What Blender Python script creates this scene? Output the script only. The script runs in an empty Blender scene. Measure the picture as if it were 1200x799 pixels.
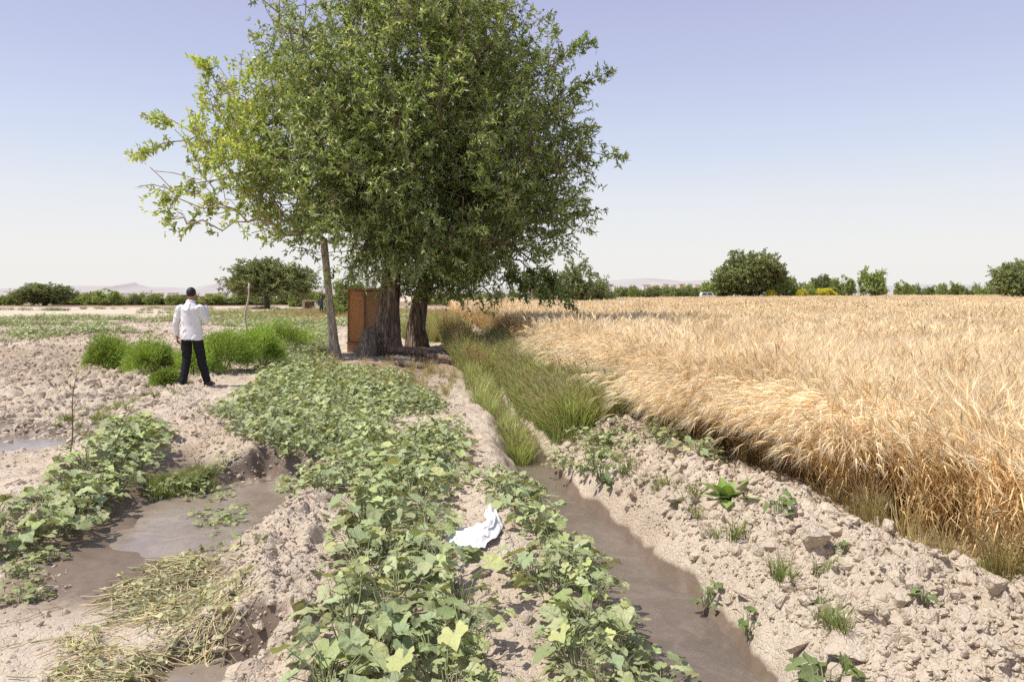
import bpy, bmesh, math
import numpy as np
from mathutils import Vector, Matrix, Euler

rng = np.random.default_rng(20240611)
R = math.radians
scene = bpy.context.scene
COL = scene.collection
PI = math.pi

# ------------------------------------------------------------------ camera
CAM = np.array([0.0, 0.0, 1.62])
F = 900.0
HOR = 346.5
PITCH = math.atan((399.5 - HOR) / F)
cd = bpy.data.cameras.new('camera')
cd.lens = 27.0; cd.sensor_width = 36.0; cd.clip_start = 0.05; cd.clip_end = 30000
cam = bpy.data.objects.new('camera', cd); COL.objects.link(cam)
cam.location = CAM; cam.rotation_euler = (PI/2 - PITCH, 0, 0)
scene.camera = cam
_fw = np.array([0, math.cos(PITCH), -math.sin(PITCH)]); _up = np.array([0, math.sin(PITCH), math.cos(PITCH)]); _rt = np.array([1.0, 0, 0])
def ray(px, py):
    return _fw + (px-600)/F*_rt - (py-399.5)/F*_up
def at(px, py, Y):
    d = ray(px, py); return CAM + d*(Y/d[1])
def onz(px, py, z=0.0):
    d = ray(px, py); return CAM + d*((z-CAM[2])/d[2])

# ------------------------------------------------------------------ noise
def _hash(i, j, k, seed):
    h = (i.astype(np.uint32)*np.uint32(374761393) + j.astype(np.uint32)*np.uint32(668265263)
         + k.astype(np.uint32)*np.uint32(2147483647) + np.uint32((seed*362437+12345) & 0xffffffff))
    h = (h ^ (h >> np.uint32(13))) * np.uint32(1274126177)
    h = (h ^ (h >> np.uint32(15))) * np.uint32(2246822519)
    h = h ^ (h >> np.uint32(16))
    return h.astype(np.float64)/4294967295.0
def noise(x, y, z=None, seed=0):
    x = np.asarray(x, float); y = np.asarray(y, float)
    z = np.zeros_like(x) if z is None else np.asarray(z, float)
    xi = np.floor(x).astype(np.int64); yi = np.floor(y).astype(np.int64); zi = np.floor(z).astype(np.int64)
    fx = x-xi; fy = y-yi; fz = z-zi
    fx = fx*fx*(3-2*fx); fy = fy*fy*(3-2*fy); fz = fz*fz*(3-2*fz)
    r = 0
    for a in (0, 1):
        wa = fx if a else 1-fx
        for b in (0, 1):
            wb = fy if b else 1-fy
            for c in (0, 1):
                wc = fz if c else 1-fz
                r = r + wa*wb*wc*_hash(xi+a, yi+b, zi+c, seed)
    return r*2-1
def fbm(x, y, z=None, oct=4, seed=0):
    r = 0; a = 1.0; s = 0
    x = np.asarray(x, float); y = np.asarray(y, float)
    z = np.zeros_like(x) if z is None else np.asarray(z, float)
    for o in range(oct):
        r = r + a*noise(x, y, z, seed+o*17); s += a
        a *= .5; x = x*2.03+5.1; y = y*2.03+1.7; z = z*2.03+3.3
    return r/s
def cells(x, y, seed=0):
    """distance to the nearest and second nearest of jittered cell centres, and the nearest cell's own random value"""
    x = np.asarray(x, float); y = np.asarray(y, float)
    xi = np.floor(x).astype(np.int64); yi = np.floor(y).astype(np.int64)
    d1 = np.full(x.shape, 9.0); d2 = np.full(x.shape, 9.0); v = np.zeros(x.shape)
    z = np.zeros_like(xi)
    for a in (-1, 0, 1):
        for b in (-1, 0, 1):
            cx = xi+a+_hash(xi+a, yi+b, z, seed+1); cy = yi+b+_hash(xi+a, yi+b, z, seed+2)
            rv = _hash(xi+a, yi+b, z, seed+3)
            d = np.hypot(x-cx, y-cy)
            nearer = d < d1
            d2 = np.where(nearer, d1, np.minimum(d2, d)); v = np.where(nearer, rv, v); d1 = np.where(nearer, d, d1)
    return d1, d2, v
def sstep(a, b, x):
    t = np.clip((np.asarray(x, float)-a)/(b-a), 0, 1); return t*t*(3-2*t)
def unit(v):
    return v/np.maximum(np.linalg.norm(v, axis=-1, keepdims=True), 1e-9)

# ------------------------------------------------------------------ the lie of the land
_xcY = np.array([-20, -5, 0, 4, 6, 7.1, 8.9, 11.1, 15, 20, 30, 60, 120, 400])
_xcX = np.array([3.9, 2.0, 1.48, 1.05, .72, .54, .32, .07, -.30, -.75, -1.6, -4.6, -9.6, -33])
def xc(y):
    y = np.asarray(y, float)
    return np.interp(y, _xcY, _xcX) + .05*np.sin(y*1.3+.6)*sstep(200, 20, y)
def hw(y): return np.interp(y, [0, 4, 6, 7.1, 9, 11, 20], [.37, .34, .27, .25, .21, .17, .15])
def wheat_edge(y):
    return xc(y) + np.interp(y, [-20, 3.5, 3.9, 6.3, 8.3, 10.6, 15, 30, 120], [1.66, 1.66, 1.66, 1.80, 1.60, 1.46, 1.45, 1.3, .9]) + .10*np.sin(np.asarray(y)*2.1) + .07*np.sin(np.asarray(y)*5.3+1)
WATER = -.33
def seg_dist(x, y, pts):
    best = np.full(np.shape(x), 1e9)
    for (ax, ay), (bx, by) in zip(pts[:-1], pts[1:]):
        dx, dy = bx-ax, by-ay
        t = np.clip(((x-ax)*dx+(y-ay)*dy)/(dx*dx+dy*dy), 0, 1)
        best = np.minimum(best, np.hypot(x-ax-t*dx, y-ay-t*dy))
    return best
BERM = [(-.9, 1.0), (-1.10, 3.2), (-1.32, 4.2), (-1.62, 5.6), (-2.1, 7.0), (-3.2, 8.5), (-4.7, 10.9), (-5.9, 13.6), (-6.6, 17)]
LRIDGE = [(-4.4, 3.8), (-3.75, 5.4), (-3.9, 7.0), (-4.5, 9.2), (-5.0, 10.4)]
POOLS = [(-2.40, 6.2, .70, 1.15, -.15), (-5.75, 8.7, 1.25, .95, -.12), (-6.7, 12.3, .75, .45, -.12), (-1.42, 3.3, .30, .42, -.16)]
def terrain(x, y, detail=True, info=False):
    x = np.asarray(x, float); y = np.asarray(y, float)
    d = x-xc(y); w = hw(y)
    wob = .05*noise(x*2.3, y*2.3, seed=5) + .03*noise(x*6, y*6, seed=6)
    dd = d + wob
    near = sstep(60, 25, y)
    # ditch
    cut_l = sstep(-w-.42, -w+.14, dd); cut_r = 1-sstep(w-.28, w+.14, dd)
    ditch = cut_l*cut_r
    ditch_depth = .47*sstep(160, 40, y)
    bank_r = np.exp(-((d-(w+.72))/.36)**2)*.17
    bank_l = np.exp(-((d+(w+.75))/.40)**2)*.06
    z = -ditch*ditch_depth + (bank_r+bank_l)*near*(1-ditch)
    right = sstep(.2, .8, d)
    z = z + right*.04
    bd = seg_dist(x, y, BERM)
    z = z + .13*np.exp(-(bd/.33)**2)*sstep(12.2, 9.5, y)
    # low basin left of the berm
    left_of = sstep(0, .5, bd)*(x < np.interp(y, [p[1] for p in BERM], [p[0] for p in BERM]))*sstep(16, 12, y)
    basin = left_of*sstep(-4.0, -3.2, x)*sstep(9.0, 8.0, y)
    z = z - .10*basin
    rd = seg_dist(x, y, LRIDGE)
    z = z + .13*np.exp(-(rd/.42)**2)
    pool = np.zeros_like(z)
    for (cx, cy, rx, ry, lv) in POOLS:
        q = np.hypot((x-cx)/rx, (y-cy)/ry) + .34*noise(x*1.7, y*1.7, seed=31) + .20*noise(x*5, y*5, seed=32)
        p = 1-sstep(.55, 1.25, q)
        z = z*(1-p) + (lv-.05)*p
        pool = np.maximum(pool, 1-sstep(.8, 1.55, q))
    # far rise at the right
    z = z + .55*sstep(50, 160, y)*sstep(5, 70, x)
    soft = np.maximum(pool, .75*basin)
    if detail:
        k = sstep(90, 30, y)*sstep(-6, 0, y+3)
        damp = (1-.9*pool)*(1-.55*basin)
        z = z + .035*fbm(x*1.4, y*1.4, seed=9, oct=3)*k*(1-.6*pool)
        field = sstep(-5.4, -7, x)*sstep(8, 11, y)
        rough = 1 + .9*field
        # broken clods: bulging cells of three sizes with cracks between
        wx = x+.05*noise(x*7, y*7, seed=40); wy = y+.05*noise(x*7, y*7, seed=41)
        a1, a2, v1 = cells(wx*4.2, wy*4.2, 50)
        big = (v1-.45)*.085*sstep(0, .22, a2-a1)
        b1, b2, v2 = cells(wx*10, wy*10, 60)
        mid = (v2-.38)*.060*sstep(0, .3, b2-b1)
        c1, c2, v3 = cells(wx*22, wy*22, 70)
        small = (v3-.4)*.026*sstep(0, .35, c2-c1)
        onbank = np.clip(np.exp(-((d-(w+.8))/.7)**2)*1.4 + np.exp(-(bd/.5)**2)*.75 + .45 + field*.5, 0, 1.5)
        z = z + (big+mid+small)*k*damp*(1-.45*ditch*sstep(w+.25, w, np.abs(d)))*onbank*rough
        z = z + .012*fbm(x*14, y*14, seed=80, oct=2)*k*damp
    if info:
        wet = np.clip(pool*1.0 + basin*.62*(.6+.8*noise(x*1.1, y*1.1, seed=90)) + sstep(WATER+.13, WATER+.02, z+.05*noise(x*5, y*5, seed=95))*sstep(.9, .5, np.abs(d)), 0, 1)
        return z, wet
    return z

def gnd(px, py, detail=False):
    """the point of the land along a line of sight"""
    z = 0.0
    for _ in range(40):
        p = onz(px, py, z); z = .5*z+.5*float(terrain(p[0], p[1], detail))
    return np.array([p[0], p[1], float(terrain(p[0], p[1], detail))])
# ------------------------------------------------------------------ helpers
def tag(o, label=None, cat=None, group=None, kind=None):
    if label: o['label'] = label
    if cat: o['category'] = cat
    if group: o['group'] = group
    if kind: o['kind'] = kind
    return o
def link(o, parent=None):
    COL.objects.link(o)
    if parent is not None: o.parent = parent
    return o
def empty(name, loc=(0, 0, 0), rz=0):
    o = bpy.data.objects.new(name, None); o.location = loc; o.rotation_euler = (0, 0, rz); o.empty_display_size = .2
    return link(o)
def mesh_np(name, V, T=None, Q=None, mat=None, col=None, smooth=True, vec=None):
    """a mesh from numpy arrays: vertices, triangles and/or quads, an optional colour per vertex"""
    me = bpy.data.meshes.new(name)
    V = np.asarray(V, np.float32)
    T = np.zeros((0, 3), np.int32) if T is None or len(T) == 0 else np.asarray(T, np.int32)
    Q = np.zeros((0, 4), np.int32) if Q is None or len(Q) == 0 else np.asarray(Q, np.int32)
    me.vertices.add(len(V)); me.vertices.foreach_set('co', V.ravel())
    me.loops.add(T.size+Q.size); me.loops.foreach_set('vertex_index', np.concatenate([T.ravel(), Q.ravel()]))
    me.polygons.add(len(T)+len(Q))
    me.polygons.foreach_set('loop_start', np.concatenate([np.arange(len(T))*3, T.size+np.arange(len(Q))*4]).astype(np.int32))
    me.polygons.foreach_set('use_smooth', np.full(len(T)+len(Q), smooth))
    if col is not None:
        a = me.attributes.new('col', 'FLOAT_COLOR', 'POINT')
        c = np.ones((len(V), 4), np.float32); c[:, :3] = col; a.data.foreach_set('color', c.ravel())
    if vec is not None:
        a = me.attributes.new('leafpos', 'FLOAT_VECTOR', 'POINT'); a.data.foreach_set('vector', np.asarray(vec, np.float32).ravel())
    me.update(calc_edges=True)
    if mat: me.materials.append(mat)
    return me
def obj(name, me, parent=None):
    return link(bpy.data.objects.new(name, me), parent)
class Geo:
    def __init__(s): s.V = []; s.T = []; s.Q = []; s.C = []; s.L = []; s.n = 0
    def add(s, V, T=None, Q=None, col=(1, 1, 1), lp=None):
        V = np.asarray(V, float)
        if T is not None and len(T): s.T.append(np.asarray(T)+s.n)
        if Q is not None and len(Q): s.Q.append(np.asarray(Q)+s.n)
        s.V.append(V); s.C.append(np.broadcast_to(np.asarray(col, float), (len(V), 3)))
        s.L.append(np.zeros((len(V), 3)) if lp is None else lp)
        s.n += len(V)
    def mesh(s, name, mat, smooth=True, vec=False):
        return mesh_np(name, np.concatenate(s.V), np.concatenate(s.T) if s.T else None, np.concatenate(s.Q) if s.Q else None,
                       mat, np.concatenate(s.C), smooth, np.concatenate(s.L) if vec else None)
def tube(P, rad, n=6, caps=True, rad2=None, ref=None):
    """rings along a path; rad2 gives the second axis for an elliptical section"""
    P = np.asarray(P, float); m = len(P)
    rad = np.broadcast_to(np.asarray(rad, float), (m,)); rad2 = rad if rad2 is None else np.broadcast_to(np.asarray(rad2, float), (m,))
    tg = unit(np.gradient(P, axis=0))
    ref = np.array([0, 0, 1.0]) if ref is None else np.asarray(ref, float)
    if abs(np.dot(unit(P[-1]-P[0]), unit(ref))) > .9: ref = np.array([1.0, 0.02, 0])
    V = []
    ang = np.arange(n)*2*PI/n
    a = unit(np.cross(ref, tg[0]))
    for i in range(m):
        a = unit(a - tg[i]*np.dot(a, tg[i])); b = np.cross(tg[i], a)
        V.append(P[i] + np.cos(ang)[:, None]*a*rad[i] + np.sin(ang)[:, None]*b*rad2[i])
    V = np.concatenate(V)
    i = np.arange(m-1)[:, None]*n; j = np.arange(n)[None]; k = (j+1) % n
    Q = np.stack([i+j, i+k, i+n+k, i+n+j], -1).reshape(-1, 4)
    T = None
    if caps:
        V = np.concatenate([V, P[:1], P[-1:]]); c0 = m*n; c1 = c0+1; j = np.arange(n); k = (j+1) % n
        T = np.concatenate([np.stack([k, j, np.full(n, c0)], -1), np.stack([(m-1)*n+j, (m-1)*n+k, np.full(n, c1)], -1)])
    return V, T, Q
def boxmesh(sx, sy, sz, c=(0, 0, 0), bevel=.006, jitter=0):
    bm = bmesh.new(); bmesh.ops.create_cube(bm, size=1)
    for v in bm.verts: v.co = Vector((v.co.x*sx+c[0], v.co.y*sy+c[1], v.co.z*sz+c[2]))
    if bevel: bmesh.ops.bevel(bm, geom=bm.edges[:], offset=bevel, segments=2, affect='EDGES', profile=.5)
    me = bpy.data.meshes.new('box'); bm.to_mesh(me); bm.free()
    return me
def box_part(name, s, c, mat, parent, bevel=.006, rot=None):
    me = boxmesh(*s, bevel=bevel); me.name = name; me.materials.append(mat)
    o = obj(name, me, parent); o.location = c
    if rot: o.rotation_euler = rot
    return o

# ------------------------------------------------------------------ materials
def mat_new(name):
    m = bpy.data.materials.new(name); m.use_nodes = True
    nt = m.node_tree; nt.nodes.clear()
    return m, nt, nt.nodes, nt.links
def nd(nt, t, **kw):
    n = nt.nodes.new(t)
    for k, v in kw.items():
        if k in n.inputs: n.inputs[k].default_value = v
        else: setattr(n, k, v)
    return n
def mixcol(nt, fac, a, b, mode='MIX'):
    n = nt.nodes.new('ShaderNodeMix'); n.data_type = 'RGBA'; n.blend_type = mode
    for s, v in ((n.inputs['Factor'], fac), (n.inputs['A'], a), (n.inputs['B'], b)):
        pass
    ins = [i for i in n.inputs if i.enabled]
    for s, v in zip(ins, (fac, a, b)):
        if hasattr(v, 'links') or isinstance(v, bpy.types.NodeSocket): nt.links.new(v, s)
        elif isinstance(v, (int, float)): s.default_value = v
        else: s.default_value = (*v, 1)
    return [o for o in n.outputs if o.enabled][0]
def math_n(nt, op, a, b=0.0, clamp=False):
    n = nt.nodes.new('ShaderNodeMath'); n.operation = op; n.use_clamp = clamp
    for s, v in zip(n.inputs, (a, b)):
        if isinstance(v, bpy.types.NodeSocket): nt.links.new(v, s)
        else: s.default_value = v
    return n.outputs[0]
def ramp(nt, fac, stops):
    n = nt.nodes.new('ShaderNodeValToRGB'); nt.links.new(fac, n.inputs[0])
    e = n.color_ramp.elements
    while len(e) < len(stops): e.new(.5)
    for el, (p, c) in zip(e, stops):
        el.position = p; el.color = (*c, 1) if len(c) == 3 else c
    return n.outputs[0]
def noise_n(nt, scale, detail=6, rough=.6, vec=None, dist=0):
    n = nd(nt, 'ShaderNodeTexNoise', Scale=scale, Detail=detail, Roughness=rough, Distortion=dist)
    if vec is not None: nt.links.new(vec, n.inputs['Vector'])
    return n.outputs['Fac']

def ground_material():
    m, nt, N, L = mat_new('dry_soil')
    pos = nd(nt, 'ShaderNodeNewGeometry').outputs['Position']
    attr = nd(nt, 'ShaderNodeAttribute', attribute_name='col')
    sep = nd(nt, 'ShaderNodeSeparateColor'); L.new(attr.outputs['Color'], sep.inputs[0])
    wet, straw, brown = sep.outputs[0], sep.outputs[1], sep.outputs[2]
    n1 = noise_n(nt, 1.1, 5, .6, pos); n2 = noise_n(nt, 17, 8, .65, pos); n3 = noise_n(nt, 90, 4, .7, pos)
    dry = ramp(nt, n1, [(.3, (.585, .48, .36)), (.52, (.675, .57, .445)), (.72, (.76, .66, .53))])
    dry = mixcol(nt, math_n(nt, 'MULTIPLY', n2, .55), dry, (.50, .39, .28))
    dry = mixcol(nt, ramp(nt, n3, [(.42, (0, 0, 0)), (.72, (.5, .5, .5))]), dry, (.84, .73, .60))
    n4 = noise_n(nt, .45, 4, .65, pos); dry = mixcol(nt, ramp(nt, n4, [(.45, (0, 0, 0)), (.68, (.55, .55, .55))]), dry, (.46, .345, .24))
    dry = mixcol(nt, straw, dry, (.40, .29, .15))
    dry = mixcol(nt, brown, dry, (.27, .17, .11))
    wetc = mixcol(nt, n2, (.145, .104, .073), (.24, .18, .134))
    wf = math_n(nt, 'ADD', wet, math_n(nt, 'MULTIPLY', math_n(nt, 'SUBTRACT', n2, .5), .5))
    wf = ramp(nt, wf, [(.22, (0, 0, 0)), (.66, (1, 1, 1))])
    c = mixcol(nt, wf, dry, wetc)
    b = nd(nt, 'ShaderNodeBsdfPrincipled')
    L.new(c, b.inputs['Base Color'])
    L.new(ramp(nt, wf, [(.4, (.95, .95, .95)), (1, (.42, .42, .42))]), b.inputs['Roughness'])
    b.inputs['Specular IOR Level'].default_value = .3
    vor = nd(nt, 'ShaderNodeTexVoronoi', Scale=26.0, feature='DISTANCE_TO_EDGE'); L.new(pos, vor.inputs['Vector'])
    crack = ramp(nt, vor.outputs['Distance'], [(0, (0, 0, 0)), (.12, (1, 1, 1))])
    hgt = math_n(nt, 'ADD', math_n(nt, 'MULTIPLY', n2, 1.4), math_n(nt, 'ADD', math_n(nt, 'MULTIPLY', n3, .5), math_n(nt, 'MULTIPLY', crack, .25)))
    bp = nd(nt, 'ShaderNodeBump', Distance=.025); L.new(hgt, bp.inputs['Height'])
    L.new(math_n(nt, 'SUBTRACT', .85, math_n(nt, 'MULTIPLY', wf, .65)), bp.inputs['Strength'])
    L.new(bp.outputs[0], b.inputs['Normal'])
    out = nd(nt, 'ShaderNodeOutputMaterial'); L.new(b.outputs[0], out.inputs[0])
    return m
def water_material(name, deep, shallow, rough, ripple, scale, spec=.5):
    m, nt, N, L = mat_new(name)
    pos = nd(nt, 'ShaderNodeNewGeometry').outputs['Position']
    n1 = noise_n(nt, .9, 4, .6, pos); n2 = noise_n(nt, scale, 5, .6, pos, .6); n3 = noise_n(nt, 5, 6, .65, pos, .8)
    b = nd(nt, 'ShaderNodeBsdfPrincipled', Roughness=rough)
    c = mixcol(nt, ramp(nt, n1, [(.35, (0, 0, 0)), (.65, (1, 1, 1))]), deep, shallow)
    c = mixcol(nt, ramp(nt, n3, [(.45, (0, 0, 0)), (.75, (.6, .6, .6))]), c, tuple(v*1.45 for v in shallow))
    L.new(c, b.inputs['Base Color']); b.inputs['IOR'].default_value = 1.33; b.inputs['Specular IOR Level'].default_value = spec
    bp = nd(nt, 'ShaderNodeBump', Distance=.02, Strength=ripple); L.new(n2, bp.inputs['Height']); L.new(bp.outputs[0], b.inputs['Normal'])
    out = nd(nt, 'ShaderNodeOutputMaterial'); L.new(b.outputs[0], out.inputs[0])
    return m
def leaf_material(name, patches=0, tint=(1, 1, 1), trans=.3, rough=.55, spec=.35, var=.35, veins=False, warm=(1.15, 1.0, .6)):
    """leaf colour comes from the mesh's own colours, varied from one plant to the next"""
    m, nt, N, L = mat_new(name)
    attr = nd(nt, 'ShaderNodeAttribute', attribute_name='col')
    c = mixcol(nt, 1.0, attr.outputs['Color'], tint, 'MULTIPLY')
    rnd = nd(nt, 'ShaderNodeObjectInfo').outputs['Random']
    v = math_n(nt, 'ADD', 1-var/2, math_n(nt, 'MULTIPLY', rnd, var))
    cc = nd(nt, 'ShaderNodeCombineColor')
    for i in range(3): L.new(v, cc.inputs[i])
    c = mixcol(nt, 1.0, c, cc.outputs[0], 'MULTIPLY')
    if patches:       # slow changes of tone across a field
        pn = nd(nt, 'ShaderNodeNewGeometry').outputs['Position']; f_ = noise_n(nt, .7, 3, .6, pn)
        c = mixcol(nt, 1.0, c, ramp(nt, f_, [(.32, (.84, .77, .66)), (.5, (1.0, 1.0, .98)), (.68, (1.08, 1.10, 1.12))]), 'MULTIPLY')
    bumph = None
    if veins:
        lp = nd(nt, 'ShaderNodeAttribute', attribute_name='leafpos').outputs['Vector']
        sp = nd(nt, 'ShaderNodeSeparateXYZ'); L.new(lp, sp.inputs[0])
        ang = math_n(nt, 'ARCTAN2', sp.outputs[1], sp.outputs[0])
        pp = math_n(nt, 'ABSOLUTE', math_n(nt, 'SINE', math_n(nt, 'MULTIPLY', ang, 3.6)))
        rad = nd(nt, 'ShaderNodeVectorMath', operation='LENGTH'); L.new(lp, rad.inputs[0])
        wv = math_n(nt, 'MULTIPLY', pp, rad.outputs['Value'])
        vein = ramp(nt, wv, [(0, (1, 1, 1)), (.045, (0, 0, 0))])
        c = mixcol(nt, math_n(nt, 'MULTIPLY', vein, .45), c, (.58, .60, .36))
        nz = noise_n(nt, 9, 3, .6, lp)
        c = mixcol(nt, math_n(nt, 'MULTIPLY', nz, .35), c, (.20, .25, .09))
        bumph = math_n(nt, 'ADD', nz, math_n(nt, 'MULTIPLY', vein, -.25))
    b = nd(nt, 'ShaderNodeBsdfPrincipled', Roughness=rough); b.inputs['Specular IOR Level'].default_value = spec
    L.new(c, b.inputs['Base Color'])
    if bumph is not None:
        bp = nd(nt, 'ShaderNodeBump', Distance=.01, Strength=.6); L.new(bumph, bp.inputs['Height']); L.new(bp.outputs[0], b.inputs['Normal'])
    t = nd(nt, 'ShaderNodeBsdfTranslucent'); L.new(mixcol(nt, 1.0, c, warm, 'MULTIPLY'), t.inputs['Color'])
    mx = nd(nt, 'ShaderNodeMixShader'); mx.inputs[0].default_value = trans
    L.new(b.outputs[0], mx.inputs[1]); L.new(t.outputs[0], mx.inputs[2])
    out = nd(nt, 'ShaderNodeOutputMaterial'); L.new(mx.outputs[0], out.inputs[0])
    return m
def bark_material(name, dark, light, scale=9, stretch=.22):
    m, nt, N, L = mat_new(name)
    tc = nd(nt, 'ShaderNodeTexCoord').outputs['Object']
    mp = nd(nt, 'ShaderNodeMapping'); mp.inputs['Scale'].default_value = (1, 1, stretch); L.new(tc, mp.inputs['Vector'])
    n = noise_n(nt, scale, 5, .6, mp.outputs[0], .8)
    vor = nd(nt, 'ShaderNodeTexVoronoi', Scale=scale*1.3, feature='DISTANCE_TO_EDGE'); L.new(mp.outputs[0], vor.inputs['Vector'])
    h = math_n(nt, 'ADD', n, math_n(nt, 'MULTIPLY', ramp(nt, vor.outputs['Distance'], [(0, (0, 0, 0)), (.25, (1, 1, 1))]), .35))
    c = ramp(nt, h, [(.35, dark), (.95, light)])
    b = nd(nt, 'ShaderNodeBsdfPrincipled', Roughness=.9); b.inputs['Specular IOR Level'].default_value = .2
    L.new(c, b.inputs['Base Color'])
    bp = nd(nt, 'ShaderNodeBump', Distance=.05, Strength=1.0); L.new(h, bp.inputs['Height']); L.new(bp.outputs[0], b.inputs['Normal'])
    out = nd(nt, 'ShaderNodeOutputMaterial'); L.new(b.outputs[0], out.inputs[0])
    return m
def plain(name, a, b2, scale=6, rough=.7, bump=.3, spec=.3, stretch=(1, 1, 1), dist=.01):
    m, nt, N, L = mat_new(name)
    tc = nd(nt, 'ShaderNodeTexCoord').outputs['Object']
    mp = nd(nt, 'ShaderNodeMapping'); mp.inputs['Scale'].default_value = stretch; L.new(tc, mp.inputs['Vector'])
    n = noise_n(nt, scale, 6, .62, mp.outputs[0], .4)
    b = nd(nt, 'ShaderNodeBsdfPrincipled', Roughness=rough); b.inputs['Specular IOR Level'].default_value = spec
    L.new(ramp(nt, n, [(.3, a), (.7, b2)]), b.inputs['Base Color'])
    bp = nd(nt, 'ShaderNodeBump', Distance=dist, Strength=bump); L.new(n, bp.inputs['Height']); L.new(bp.outputs[0], b.inputs['Normal'])
    out = nd(nt, 'ShaderNodeOutputMaterial'); L.new(b.outputs[0], out.inputs[0])
    return m

M = {}
M['soil'] = ground_material()
M['ditch_water'] = water_material('muddy_running_water', (.135, .107, .085), (.195, .158, .127), .05, .6, 20, .9)
M['puddle'] = water_material('still_muddy_water', (.20, .155, .12), (.30, .24, .195), .04, .22, 9, .9)
M['wheat'] = leaf_material('ripe_straw', 1, trans=.22, rough=.6, spec=.25, var=.42, warm=(1.08, .95, .74))
M['leaf'] = leaf_material('dusty_broad_leaf', trans=.20, rough=.5, spec=.42, var=.28, veins=True)
M['weed'] = leaf_material('weed_leaf', trans=.3, rough=.55, spec=.3, var=.4)
M['grass'] = leaf_material('grass_blade', trans=.45, rough=.5, spec=.3, var=.4, warm=(1.0, 1.05, .6))
M['tree_leaf'] = leaf_material('willow_leaf', trans=.42, rough=.36, spec=.7, var=0)
M['far_leaf'] = leaf_material('far_tree_leaf', trans=.25, rough=.6, spec=.3, var=.3)
M['bark_dark'] = bark_material('furrowed_dark_bark', (.04, .027, .02), (.34, .25, .185), 8, .16)
M['bark_pale'] = bark_material('pale_grey_bark', (.30, .235, .175), (.68, .56, .45), 13)
M['bark_grey'] = bark_material('weathered_grey_wood', (.10, .080, .062), (.36, .30, .245), 14, .15)
M['wood_orange'] = plain('varnished_orange_board', (.62, .25, .085), (.76, .36, .13), 5, .42, .15, .4, (9, 9, .7))
M['wood_brown'] = plain('faded_brown_board', (.50, .27, .13), (.60, .35, .19), 5, .55, .2, .3, (9, 9, .7))
M['wood_edge'] = plain('worn_board_edge', (.42, .22, .12), (.56, .33, .2), 8, .6, .2, .3)
M['shirt'] = plain('white_cotton', (.74, .73, .75), (.82, .81, .82), 14, .8, .25, .2)
M['trousers'] = plain('black_cloth', (.010, .010, .013), (.022, .021, .026), 20, .75, .3, .2)
M['skin'] = plain('tanned_skin', (.33, .17, .105), (.40, .215, .14), 20, .5, .1, .4)
M['hair'] = plain('black_hair', (.008, .006, .005), (.022, .017, .014), 60, .5, .6, .4)
M['shoe'] = plain('dusty_black_leather', (.02, .018, .016), (.06, .05, .042), 18, .55, .2, .4)
M['navy'] = plain('navy_work_cloth', (.03, .04, .065), (.055, .07, .10), 20, .8, .3, .2)
M['phone'] = plain('dark_plastic', (.012, .012, .014), (.02, .02, .022), 5, .3, .05, .5)
M['plastic'] = plain('white_plastic_sack', (.74, .73, .72), (.82, .81, .80), 9, .38, .3, .5)
M['stick'] = plain('peeled_stick', (.42, .34, .26), (.60, .52, .42), 12, .8, .4, .2)
M['twig'] = plain('brown_twig', (.12, .085, .06), (.20, .15, .11), 12, .85, .4, .2)

# ------------------------------------------------------------------ world and sun
EL, AZ = R(61), R(13)
to_sun = Vector((-math.cos(EL)*math.cos(AZ), -math.cos(EL)*math.sin(AZ), math.sin(EL)))
wd = bpy.data.worlds.new('World'); scene.world = wd; wd.use_nodes = True
nt = wd.node_tree; nt.nodes.clear()
sky = nd(nt, 'ShaderNodeTexSky', sky_type='NISHITA', sun_disc=False)
sky.sun_elevation = EL; sky.sun_rotation = math.atan2(to_sun.x, to_sun.y) % (2*PI)
sky.air_density = 1.0; sky.dust_density = 2.2; sky.ozone_density = 1.6; sky.altitude = 1200
gm = nd(nt, 'ShaderNodeNewGeometry'); sx = nd(nt, 'ShaderNodeSeparateXYZ')
tcw = nd(nt, 'ShaderNodeTexCoord'); nt.links.new(tcw.outputs['Generated'], sx.inputs[0])
haze = ramp(nt, sx.outputs[2], [(0.0, (.92,)*3), (.30, (.84,)*3), (.60, (.72,)*3)])
hc = ramp(nt, sx.outputs[2], [(0.0, (8.5, 8.25, 8.0)), (.06, (8.5, 8.35, 8.2)), (.12, (7.9, 8.1, 8.5)), (.18, (6.7, 7.3, 8.7)), (.27, (5.6, 6.0, 8.2)), (.37, (4.8, 5.0, 7.4)), (1.0, (3.0, 3.4, 5.6))])
c = mixcol(nt, haze, sky.outputs[0], hc)
bg = nd(nt, 'ShaderNodeBackground'); bg.inputs['Strength'].default_value = .108
nt.links.new(c, bg.inputs['Color'])
ow = nd(nt, 'ShaderNodeOutputWorld'); nt.links.new(bg.outputs[0], ow.inputs[0])
sl = bpy.data.lights.new('sun', 'SUN'); sl.energy = 5.0; sl.angle = R(.55); sl.color = (1.0, .955, .87)
so = bpy.data.objects.new('sun', sl); COL.objects.link(so); so.rotation_euler = (-to_sun).to_track_quat('-Z', 'Y').to_euler()
so.location = (-20, -6, 40)

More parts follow.
